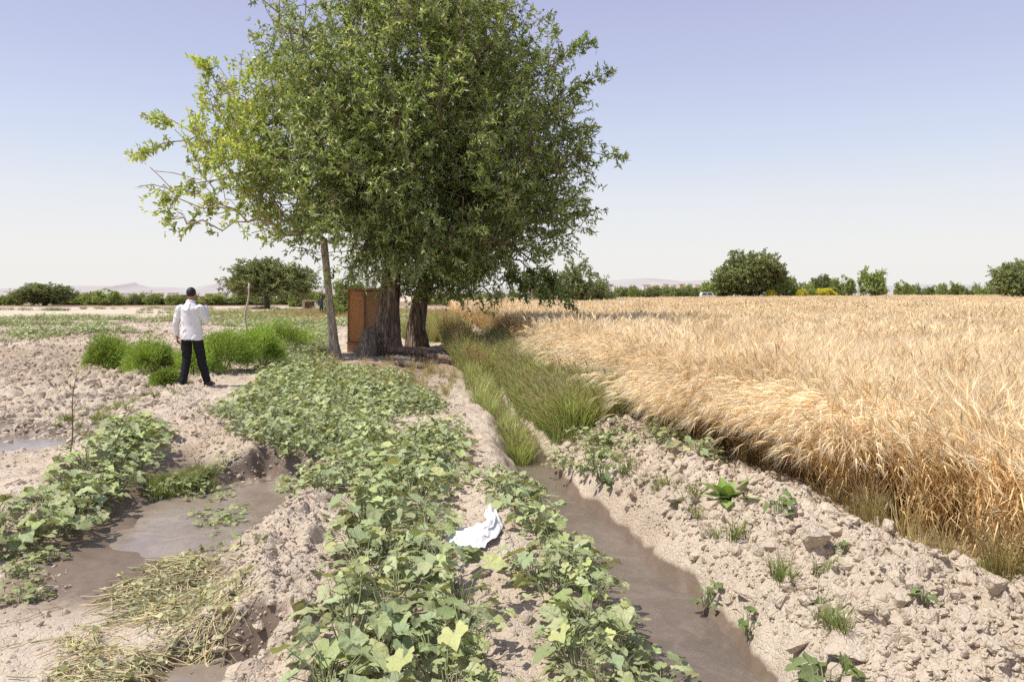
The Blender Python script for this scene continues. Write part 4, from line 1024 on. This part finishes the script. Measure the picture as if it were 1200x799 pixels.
# ------------------------------------------------------------------ people
def body_mesh(parts, voxel, smooth_it=4, name='body', wrinkle=0, mat=None):
    g = Geo()
    for p in parts: g.add(*p)
    me = g.mesh(name, None); o = bpy.data.objects.new(name, me); COL.objects.link(o)
    md = o.modifiers.new('r', 'REMESH'); md.mode = 'VOXEL'; md.voxel_size = voxel; md.use_smooth_shade = True
    ms = o.modifiers.new('s', 'SMOOTH'); ms.iterations = smooth_it; ms.factor = .5
    dg = bpy.context.evaluated_depsgraph_get(); me2 = bpy.data.meshes.new_from_object(o.evaluated_get(dg)); me2.name = name
    bpy.data.objects.remove(o)
    if wrinkle:
        V = np.empty(len(me2.vertices)*3, np.float32); N_ = np.empty_like(V); me2.vertices.foreach_get('co', V); me2.vertices.foreach_get('normal', N_); V = V.reshape(-1, 3); N_ = N_.reshape(-1, 3)
        f = fbm(V[:, 0]*7+V[:, 2]*4.5, V[:, 1]*7, V[:, 2]*4.5-V[:, 0]*5, 2, 700); f = np.maximum(0, .16-np.abs(f))
        me2.vertices.foreach_set('co', (V+N_*(f*wrinkle)[:, None]).ravel()); me2.update()
    me2.materials.clear()
    if mat: me2.materials.append(mat)
    for q in me2.polygons: q.use_smooth = True
    return me2
def ell(c, r, n=14):
    bm = bmesh.new(); bmesh.ops.create_uvsphere(bm, u_segments=n*2, v_segments=n, radius=1)
    V = np.array([v.co[:] for v in bm.verts])*np.array(r)+np.array(c); bm.verts.index_update()
    T = []
    for f in bm.faces:
        ix = [v.index for v in f.verts]
        for k in range(1, len(ix)-1): T.append([ix[0], ix[k], ix[k+1]])
    bm.free(); return V, np.array(T), None
def sm(P, rad, rad2=None, n=16, m=22, ref=None):
    """a smooth tapered limb through the given joints"""
    P = np.asarray(P, float); s = np.linspace(0, 1, len(P)); t = np.linspace(0, 1, m)
    C = np.stack([np.interp(t, s, P[:, i]) for i in range(3)], -1)
    for k in range(2): C[1:-1] = (C[:-2]+C[1:-1]*2+C[2:])/4
    return tube(C, np.interp(t, s, rad), n, True, None if rad2 is None else np.interp(t, s, rad2), ref)
def hand(wrist, d, palm_n, side):
    """palm, four unequal curled fingers and a thumb; d points to the fingertips, palm_n out of the palm, side towards the thumb"""
    d = unit(np.array(d, float)); pn = unit(np.array(palm_n, float)); sd = unit(np.array(side, float)); w = np.array(wrist, float); out = []
    out.append(tube([w-d*.03, w+d*.02, w+d*.06, w+d*.095], [.027, .034, .040, .038], 14, True, [.021, .017, .016, .013], ref=pn))
    for k, (o, L) in enumerate(((.028, .070), (.010, .080), (-.010, .074), (-.027, .058))):
        b = w+d*.085+sd*o; q = [b, b+d*L*.45+pn*.010, b+d*L*.75+pn*.028, b+d*L*.88+pn*.050]
        out.append(tube(q, [.0095, .009, .0083, .007], 8))
    b = w+d*.025+sd*.030; out.append(tube([b, b+sd*.022+d*.026+pn*.01, b+sd*.030+d*.055+pn*.022], [.012, .0105, .008], 8))
    return out
def person(name, loc, rz, label, mats, pose, scale=1.0):
    root = empty(name, loc, rz); root.scale = (scale,)*3; tag(root, label, 'person')
    P = pose; body = []
    hip_l, hip_r = np.array([-.095, 0, .90]), np.array([.095, 0, .90])
    # trunk, neck, head (facing +y)
    body.append(sm([(0, 0, .86), (0, .01, 1.0), (0, .0, 1.18), (0, -.01, 1.36), (0, -.005, 1.44), (0, .0, 1.48)], [.155, .15, .145, .165, .11, .065], [.11, .105, .10, .105, .08, .06], ref=(0, 1, 0)))
    body.append(sm([(0, -.005, 1.44), (0, .01, 1.52), (0, .02, 1.58)], [.062, .055, .054], m=10))
    hc = np.array([0, .035, 1.635])
    body += [ell(hc, (.074, .092, .105)), ell(hc+[0, .028, -.055], (.055, .066, .062)), ell(hc+[0, .098, -.012], (.012, .018, .02)), ell(hc+[0, .086, .018], (.045, .014, .012)),
             ell(hc+[0, .09, -.052], (.024, .012, .009)), ell(hc+[-.076, .0, -.01], (.010, .018, .03)), ell(hc+[.076, .0, -.01], (.010, .018, .03))]
    for sh, el, wr, hd, pn, sdv in P['arms']:
        body.append(sm([sh, (np.array(sh)+el)/2, el, (np.array(el)+wr)/2, wr], [.056, .048, .040, .038, .027]))
        body += hand(wr, hd, pn, sdv)
    for hp, kn, an, toe in P['legs']:
        body.append(sm([hp, (np.array(hp)+kn)/2, kn, (np.array(kn)*.6+np.array(an)*.4), an], [.088, .078, .056, .056, .038]))
        body.append(sm([an, (np.array(an)+toe)/2, toe], [.038, .036, .028], m=10))
    obj('body', body_mesh(body, .0065, 3, 'body', 0, mats['skin']), root)
    # hair
    hv = [ell(hc+[0, -.012, .022], (.079, .092, .096)), ell(hc+[0, -.040, -.012], (.068, .056, .05))]
    hm = body_mesh(hv, .008, 2, 'hair', .006, mats['hair'])
    bm = bmesh.new(); bm.from_mesh(hm); bmesh.ops.delete(bm, geom=[v for v in bm.verts if (v.co.y > hc[1]+.05 and v.co.z < hc[2]+.055) or v.co.z < hc[2]-.058], context='VERTS'); bm.to_mesh(hm); bm.free()
    obj('hair', hm, root)
    # eyes
    for s in (-1, 1):
        e = ell(hc+np.array([s*.03, .081, .004]), (.011, .008, .007), 6); obj('eye', mesh_np('eye', e[0], e[1], mat=mats['hair']), root)
    # shirt
    sp = [sm([(0, .0, .84), (0, .0, .93), (0, .0, 1.08), (0, -.005, 1.25), (0, -.015, 1.37), (0, -.01, 1.435), (0, .0, 1.475)], [.202, .192, .168, .168, .172, .12, .068], [.138, .130, .114, .118, .112, .09, .066], n=28, m=40, ref=(0, 1, 0)),
          sm([(0, -.002, 1.45), (0, .005, 1.50), (0, .008, 1.515)], [.074, .070, .070], m=8)]
    for sh, el, wr, hd, pn, sdv in P['arms']:
        sh = np.array(sh); el = np.array(el); wr = np.array(wr); cuff = el+(wr-el)*.92
        sp.append(sm([sh*np.array([.72, 1, 1])+np.array([0, 0, .01]), sh, (sh+el)/2, el, (el+cuff)/2, cuff], [.066, .066, .060, .053, .047, .041]))
    obj('shirt', body_mesh(sp, .011, 3, 'shirt', .085, mats['shirt']), root)
    # trousers
    tp = [sm([(0, 0, .80), (0, 0, .90), (0, 0, .99)], [.158, .155, .148], [.112, .108, .100], n=24, m=12, ref=(0, 1, 0))]
    for hp, kn, an, toe in P['legs']:
        hp = np.array(hp); kn = np.array(kn); an = np.array(an)
        tp.append(sm([hp+np.array([0, 0, .02]), (hp+kn)/2, kn, (kn+an)/2, an+np.array([0, 0, .0])], [.090, .088, .076, .070, .064], m=30))
    obj('trousers', body_mesh(tp, .010, 3, 'trousers', .05, mats['trousers']), root)
    for hp, kn, an, toe in P['legs']:
        an = np.array(an); toe = np.array(toe); dv = unit((toe-an)*np.array([1, 1, 0])); hz = min(an[2], toe[2])-.055
        q = [an-dv*.06, an+dv*.03, an+dv*.12, toe+dv*.06]; q = [np.array([a[0], a[1], zz]) for a, zz in zip(q, (hz+.045+max(0, an[2]-toe[2]-.03), hz+.045+max(0, an[2]-toe[2]-.03)*.7, hz+.038, hz+.028))]
        me = body_mesh([sm(q, [.038, .045, .049, .034], [.048, .052, .04, .025], m=16, ref=(0, 0, 1)), sm([an, an-np.array([0, 0, .03])], [.044, .045], m=6)], .008, 2, 'shoe', 0, mats['shoe'])
        obj('shoe', me, root)
    return root
# man on the path, seen from behind: left arm hanging, right hand raised to his face, mid step
pm = gnd(226, 454); zf = float(terrain(pm[0]-.1, pm[1], False))
pose = {'arms': [((-.185, -.01, 1.385), (-.275, -.02, 1.12), (-.29, .05, .90), (-.05, .25, -1), (.8, .3, 0), (.2, 1, .1)),
                 ((.185, -.01, 1.385), (.245, .06, 1.13), (.165, .20, 1.44), (-.35, -.05, 1), (-.9, -.35, 0), (.1, -1, .3))],
        'legs': [((-.095, 0, .90), (-.115, .04, .50), (-.145, -.07, .085), (-.165, .08, .05)), ((.095, 0, .90), (.125, .08, .49), (.155, .22, .095), (.175, .36, .05))]}
mats = dict(skin=M['skin'], hair=M['hair'], shirt=M['shirt'], trousers=M['trousers'], shoe=M['shoe'])
man = person('person', (pm[0], pm[1], zf+.0), R(-4), 'man in white long-sleeved shirt and black trousers walking away, hand at ear', mats, pose, 1.01)
pt = onz(377, 370, 0); mats2 = dict(mats, shirt=M['navy'], trousers=M['navy'])
pose2 = {'arms': [((-.185, -.01, 1.385), (-.25, 0, 1.12), (-.24, .08, .88), (0, .2, -1), (1, 0, 0), (0, 1, 0)), ((.185, -.01, 1.385), (.25, 0, 1.12), (.24, .08, .88), (0, .2, -1), (-1, 0, 0), (0, 1, 0))],
         'legs': [((-.095, 0, .90), (-.11, .03, .50), (-.12, -.02, .085), (-.14, .13, .05)), ((.095, 0, .90), (.11, .06, .50), (.12, .10, .085), (.14, .24, .05))]}
person('person', (pt[0], pt[1], float(terrain(pt[0], pt[1], False))), R(175), 'distant figure in dark blue clothes standing beyond the slender trunk', mats2, pose2, .92)

# ------------------------------------------------------------------ wooden cabinet by the trunk
pc = at(427, 418, 22.2); gzc = base_z(pc[0], 22.2)
cab = empty('wooden_cabinet', (pc[0], 22.2, gzc-.03), R(7)); cab.rotation_euler = (R(1.0), R(1.2), R(7)); tag(cab, 'tall old orange-brown wooden cabinet standing against the old trunk', 'cabinet')
box_part('base', (.94, .46, .26), (0, 0, .15), M['wood_brown'], cab)
box_part('ledge', (.52, .52, .035), (-.23, -.02, .2985), M['wood_edge'], cab)
box_part('side_panel', (.028, .40, 1.50), (-.452, 0, 1.06), M['wood_edge'], cab, .004)
box_part('side_panel', (.028, .40, 1.50), (.452, 0, 1.06), M['wood_brown'], cab, .004)
box_part('divider', (.034, .42, 1.50), (-.01, -.012, 1.06), M['wood_edge'], cab, .004)
box_part('door', (.405, .024, 1.46), (-.232, -.15, 1.06), M['wood_orange'], cab, .003)
box_part('door', (.435, .024, 1.46), (.226, -.135, 1.06), M['wood_brown'], cab, .003)
box_part('rail', (.42, .03, .06), (.226, -.166, 1.60), M['wood_edge'], cab, .004)
box_part('back_panel', (.90, .015, 1.50), (0, .20, 1.06), M['wood_brown'], cab, .002)
box_part('top', (1.06, .52, .07), (-.01, -.03, 1.846), M['wood_edge'], cab, .008)

# ------------------------------------------------------------------ stump and logs
ps = at(430, 428, 20.2); g = Geo(); gz0 = base_z(ps[0], 20.2)
m_, nn = 16, 22; C = np.stack([np.linspace(0, .06, m_), np.zeros(m_), np.linspace(-.08, .80, m_)], -1); V, T, Q = tube(C, np.interp(np.linspace(0, 1, m_), [0, .3, .8, 1], [.30, .235, .20, .10]), nn)
a = np.tile(np.arange(nn)*2*PI/nn, m_); V[:m_*nn] += (V[:m_*nn]-np.repeat(C, nn, 0))*(.32*fbm(np.cos(a)*2.5, np.sin(a)*2.5, V[:m_*nn, 2]*1.2, 3, 801))[:, None]
V[:, 2] += .20*np.maximum(V[:, 2]-.4, 0)*(noise(V[:, 0]*9, V[:, 1]*9, seed=802)*1.5)
g.add(V, T, Q); me = g.mesh('tree_stump', M['bark_grey']); o = obj('tree_stump', me); o.location = (ps[0], 20.2, gz0); tag(o, 'broken weathered grey stump leaning against the old trunk', 'stump')
def log(p0, p1, r, mat, label, name='fallen_log', Y0=19, Y1=19, dz=0):
    A = np.array(at(p0[0], p0[1], Y0)); B = np.array(at(p1[0], p1[1], Y1)); A[2] = base_z(A[0], A[1])+r+dz; B[2] = base_z(B[0], B[1])+r+dz
    c = (A+B)/2; t = np.linspace(0, 1, 14)[:, None]; P = A*(1-t)+B*t-c; P[:, 2] += .02*np.sin(t[:, 0]*5)
    V, T, Q = tube(P, r*(1-.12*t[:, 0]), 14); V += (.16*r*fbm(V[:, 0]*7, V[:, 1]*7, V[:, 2]*7, 2, 820))[:, None]
    gg = Geo(); gg.add(V, T, Q); o = obj(name, gg.mesh(name, mat)); o.location = c; tag(o, label, 'log')
log((455, 417), (508, 427), .105, M['bark_dark'], 'thick dark log reaching from the old trunk', Y0=20.3, Y1=18.6, dz=.10)
log((503, 424), (545, 438), .075, M['bark_dark'], 'log sloping down toward the ditch, its end cut pale', Y0=18.2, Y1=16.8, dz=.10)
log((458, 424), (488, 430), .06, M['bark_grey'], 'thin squared beam lying below the thick dark log', Y0=18.3, Y1=17.8, dz=.08)
log((464, 431), (498, 437), .07, M['bark_grey'], 'short grey beam lowest and nearest of the pile', Y0=17.6, Y1=17.0)

# ------------------------------------------------------------------ sticks, sack
pp = onz(287, 432, .0); t = np.linspace(0, 1, 16)[:, None]
P = np.concatenate([.03*np.sin(t*7)+.13*t+.02*np.sin(t*17), .02*np.cos(t*5), -.15+2.05*t], 1); g = Geo(); V, T, Q = tube(P, np.linspace(.030, .018, 16), 8); g.add(V, T, Q)
V, T, Q = tube([P[-2], P[-2]+np.array([-.03, 0, .05]), P[-2]+np.array([-.05, 0, .03])], [.012, .010, .006], 6); g.add(V, T, Q)
o = obj('wooden_stick', g.mesh('wooden_stick', M['stick'])); o.location = (pp[0], pp[1], base_z(pp[0], pp[1])); tag(o, 'pale crooked wooden stick planted upright among feathery bushes', 'stick')
pp = onz(78, 545, .1); P = np.concatenate([.10*t+.02*np.sin(t*6), .05*t, -.05+.86*t], 1); g = Geo(); V, T, Q = tube(P, np.linspace(.007, .003, 16), 6); g.add(V, T, Q)
for k, s in ((9, 1), (12, -1)):
    V, T, Q = tube([P[k], P[k]+np.array([.04*s, 0, .06]), P[k]+np.array([.06*s, .01, .13])], [.003, .0025, .0015], 4); g.add(V, T, Q)
o = obj('thin_twig', g.mesh('thin_twig', M['twig'])); o.location = (pp[0], pp[1], base_z(pp[0], pp[1])); tag(o, 'thin bare brown twig sticking up beside the left puddle', 'stick')
pp = onz(113, 545, .1); P = np.concatenate([.28*t, .05*t, -.05+.52*t**1.2], 1); g = Geo(); V, T, Q = tube(P, np.linspace(.006, .0025, 16), 6); g.add(V, T, Q)
o = obj('thin_twig', g.mesh('thin_twig', M['twig'])); o.location = (pp[0], pp[1], base_z(pp[0], pp[1])); tag(o, 'slanting thin twig among the left leafy plants', 'stick')
ps = onz(552, 628, .05); m_, k_ = 46, 30; u, v = np.meshgrid(np.linspace(0, 1, m_), np.linspace(-1, 1, k_))
ang = -2.3+3.1*u; rad_ = .165+.05*v*(1+.5*np.sin(u*5))
X = ps[0]+np.cos(ang)*rad_*.95; Y = ps[1]+np.sin(ang)*rad_*1.9+.1
X = X+.02*noise(u*7, v*3, seed=901); Y = Y+.03*noise(u*7, v*3, seed=902)
Z = terrain(X, Y)+.028+.040*np.abs(noise(u*6, v*1.8, seed=903))*(1-.5*v*v)+.008*noise(u*22, v*6, seed=904)+.035*(1-v*v)
ids = np.arange(m_*k_).reshape(k_, m_); Q = np.stack([ids[:-1, :-1], ids[:-1, 1:], ids[1:, 1:], ids[1:, :-1]], -1).reshape(-1, 4)
sc = np.array([ps[0], ps[1], 0]); me = mesh_np('plastic_sack', np.stack([X, Y, Z], -1).reshape(-1, 3)-sc, Q=Q, mat=M['plastic']); o = obj('plastic_sack', me); o.location = sc
tag(o, 'crumpled white plastic sack half buried in the path', 'sack')

# ------------------------------------------------------------------ far buildings, poles, van
M['cream'] = plain('cream_plaster', (.62, .50, .27), (.70, .57, .33), 3, .8, .1)
M['greyp'] = plain('grey_brown_plaster', (.34, .28, .24), (.42, .35, .30), 3, .8, .1)
M['whitep'] = plain('pale_plaster', (.62, .57, .53), (.72, .67, .63), 3, .8, .1)
M['orange_roof'] = plain('dusty_brick', (.50, .27, .18), (.60, .36, .26), 3, .8, .1)
M['mudbrick'] = plain('mud_brick', (.36, .25, .18), (.48, .36, .27), 6, .9, .5, .2)
M['glassd'] = plain('dark_window', (.05, .055, .06), (.08, .085, .09), 3, .2, .05, .5)
M['sheet'] = plain('grey_metal_sheet', (.42, .42, .43), (.52, .52, .53), 4, .5, .3, .4, (1, 1, 12))
M['vanw'] = plain('white_van_paint', (.74, .74, .73), (.80, .80, .79), 3, .35, .05, .5)
M['tyre'] = plain('black_rubber', (.02, .02, .02), (.035, .035, .035), 9, .8, .2, .2)
bp_ = at(113, 352, 900); bld = empty('tower_block', (bp_[0], 900, 0)); tag(bld, 'cream tower block with dark recessed middle beyond the far orchard', 'building')
hh = at(113, 341.5, 900)[2]
box_part('wall', (3.2, 8, hh), (-4.4, 0, hh/2), M['cream'], bld, .05); box_part('wall', (3.0, 8, hh*.98), (3.9, 0, hh*.49), M['cream'], bld, .05); box_part('stair_core', (5.2, 6, hh*.95), (-.2, .5, hh*.475), M['greyp'], bld, .05)
for f_ in range(4):
    box_part('window', (1.4, .2, 1.2), (-4.4, -4.02, 2+f_*hh/4.6), M['glassd'], bld, .02); box_part('window', (1.4, .2, 1.2), (3.9, -4.02, 2+f_*hh/4.6), M['glassd'], bld, .02)
def house(px, top_py, Y, w, label, group, roofm, wallm):
    p = at(px, 345, Y); h = at(px, top_py, Y)[2]; r = empty('town_house', (p[0], Y, 0)); tag(r, label, 'house', group)
    box_part('wall', (w, w*.8, h), (0, 0, h/2), wallm, r, .04); box_part('roof', (w*1.06, w*.86, h*.09), (0, 0, h*1.046), roofm, r, .04)
    for q in (-.25, .25): box_part('window', (w*.14, .2, h*.2), (w*q, -w*.4-.02, h*.75), M['glassd'], r, .02)
for k, px in enumerate((62, 92, 150, 171, 186, 203, 262, 247)):
    house(px, 344.5-2*rng.random(), 800+60*k, 10+5*rng.random(), 'pale low town house showing over the far left orchard', 'town houses over the left orchard', (M['whitep'], M['orange_roof'])[k % 2], (M['whitep'], M['cream'], M['whitep'])[k % 3])
for k, px in enumerate((757, 768, 780, 789, 799, 808, 817)):
    house(px, 335.5-2*rng.random(), 420+12*k, 3+1.5*rng.random(), 'pale brick town house over the orchard behind the wheat', 'town houses behind the wheat', (M['orange_roof'], M['whitep'])[k % 2], (M['whitep'], M['cream'], M['whitep'])[k % 3])
ph = at(362, 358, 84); hut = empty('ruined_hut', (ph[0], 84, base_z(ph[0], 84)), R(15)); tag(hut, 'small ruined mud-brick hut right of the field tree', 'hut')
box_part('wall', (.25, 1.6, 1.05), (-.55, 0, .5), M['mudbrick'], hut, .04); box_part('wall', (.2, 1.5, .95), (.68, 0, .45), M['whitep'], hut, .04); box_part('back_wall', (1.1, .2, .9), (.06, .6, .44), M['mudbrick'], hut, .03); box_part('roof', (1.55, 1.7, .10), (.06, 0, 1.08), M['mudbrick'], hut, .03)
pw = at(729, 349, 120); o = box_part('sheet_fence', (2.9, .06, .75), (pw[0], 120, base_z(pw[0], 120)+.82), M['sheet'], None, .01); tag(o, 'low grey metal sheet fence between dark tree and orchard', 'fence')
for k in range(4): box_part('post', (.06, .05, 1.3), (-1.4+.93*k, .06, -.25), M['greyp'], o, .005)
pw = at(630, 352, 110); wb = empty('white_shed', (pw[0], 110, base_z(pw[0], 110)), R(10)); tag(wb, 'pale corrugated shed glimpsed behind hanging branches', 'shed')
box_part('wall', (4.2, 3, 2.6), (0, 0, 1.3), M['whitep'], wb, .03); box_part('roof', (4.5, 3.3, .14), (0, 0, 2.672), M['sheet'], wb, .02); box_part('door', (.9, .06, 1.9), (.8, -1.52, .96), M['sheet'], wb, .01)
pv = at(830, 349, 150); van = empty('white_van', (pv[0], 150, base_z(pv[0], 150)+.30), 0); tag(van, 'small white van parked before the orchard at the field end', 'van')
bm = bmesh.new(); prof = [(-.95, .28), (.95, .28), (.98, .7), (.62, .82), (.40, 1.28), (-.88, 1.3), (-.97, .9)]
f0 = [bm.verts.new((x_, -.42, z_)) for x_, z_ in prof]; f1 = [bm.verts.new((x_, .42, z_)) for x_, z_ in prof]
bm.faces.new(f0); bm.faces.new(f1[::-1])
for k in range(7): bm.faces.new([f0[(k+1) % 7], f0[k], f1[k], f1[(k+1) % 7]])
bmesh.ops.recalc_face_normals(bm, faces=bm.faces); bmesh.ops.bevel(bm, geom=bm.edges[:], offset=.05, segments=2, affect='EDGES'); me = bpy.data.meshes.new('body'); bm.to_mesh(me); bm.free(); me.materials.append(M['vanw'])
vb = obj('body', me, van); van.scale = (1.6, 1.8, 1.3)
for x_ in (-.55, .05): box_part('window', (.48, .02, .30), (x_, -.425, 1.05), M['glassd'], van, .01)
for x_ in (-.6, .62):
    for y_ in (-.36, .36):
        V, T, Q = tube([(x_, y_-.07, .25), (x_, y_+.07, .25)], .25, 18); gg = Geo(); gg.add(V, T, Q); obj('wheel', gg.mesh('wheel', M['tyre']), van)
for k, (px, top) in enumerate(((12, 338), (168, 341), (178, 340), (203, 344))):
    p = at(px, 350, 300+30*k); h = at(px, top, 300+30*k)[2]; r = empty('utility_pole', (p[0], 300+30*k, 0))
    tag(r, ['lone utility pole over the bush at the far left', 'left one of the two close utility poles over the orchard', 'right one of the two close utility poles over the orchard', 'shortest utility pole near the walking man'][k], 'pole')
    V, T, Q = tube([(0, 0, -.2), (0, 0, h)], [.22, .15], 8); gg = Geo(); gg.add(V, T, Q); obj('post', gg.mesh('post', M['greyp']), r); box_part('crossarm', (1.5, .12, .14), (0, -.22, h*.93), M['greyp'], r, .01)

# ------------------------------------------------------------------ hills in the haze
mh, nt_, _, L_h = mat_new('hazy_hills')
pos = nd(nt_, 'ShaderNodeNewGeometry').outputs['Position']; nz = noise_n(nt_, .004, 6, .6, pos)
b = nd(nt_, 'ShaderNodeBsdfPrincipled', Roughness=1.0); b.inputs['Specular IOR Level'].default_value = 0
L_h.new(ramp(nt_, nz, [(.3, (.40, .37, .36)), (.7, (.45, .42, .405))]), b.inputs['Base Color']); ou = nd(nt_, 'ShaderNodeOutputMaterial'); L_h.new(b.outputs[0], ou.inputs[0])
def ridge(name, Y, prof, label, depth=1400, rough_=1.0):
    pxs = np.linspace(prof[0][0], prof[-1][0], 260); tops = np.interp(pxs, [p[0] for p in prof], [p[1] for p in prof])
    tops = tops+rough_*1.2*fbm(pxs*.05, pxs*0, seed=950, oct=4)
    X = (pxs-600)/F*Y; Zt = np.array([at(a_, b_, Y)[2] for a_, b_ in zip(pxs, tops)]); rows = 14; V = []
    for r_ in range(rows):
        f_ = r_/(rows-1); zz = Zt*(f_**1.3)+Zt*.10*f_*(1-f_)*4*fbm(pxs*.09, np.full_like(pxs, r_*.5), seed=960, oct=3); V.append(np.stack([X, np.full_like(X, Y-depth*(1-f_)), np.where(f_ < .01, -20, zz)], -1))
    V.append(np.stack([X, np.full_like(X, Y+600), np.full_like(X, -50)], -1)); V = np.concatenate(V); n_ = 260
    ids = np.arange((rows+1)*n_).reshape(rows+1, n_); Q = np.stack([ids[:-1, :-1], ids[:-1, 1:], ids[1:, 1:], ids[1:, :-1]], -1).reshape(-1, 4)
    tag(obj(name, mesh_np(name, V, Q=Q, mat=mh)), label, kind='structure')
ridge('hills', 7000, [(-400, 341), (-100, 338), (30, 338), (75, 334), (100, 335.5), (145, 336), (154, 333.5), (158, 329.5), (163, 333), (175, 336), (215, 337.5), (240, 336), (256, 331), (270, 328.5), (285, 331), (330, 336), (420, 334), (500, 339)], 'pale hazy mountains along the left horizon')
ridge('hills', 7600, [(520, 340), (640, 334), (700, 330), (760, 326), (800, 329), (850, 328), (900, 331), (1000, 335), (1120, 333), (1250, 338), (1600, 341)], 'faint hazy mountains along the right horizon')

# ------------------------------------------------------------------ render settings
scene.render.engine = 'CYCLES'
scene.view_settings.view_transform = 'Standard'; scene.view_settings.look = 'None'; scene.view_settings.exposure = 0; scene.view_settings.gamma = 1
scene.cycles.use_adaptive_sampling = True; scene.cycles.adaptive_threshold = .02
scene.cycles.max_bounces = 6; scene.cycles.diffuse_bounces = 4; scene.cycles.glossy_bounces = 2; scene.cycles.transmission_bounces = 6
scene.cycles.use_denoising = False
scene.cycles.sample_clamp_indirect = 6
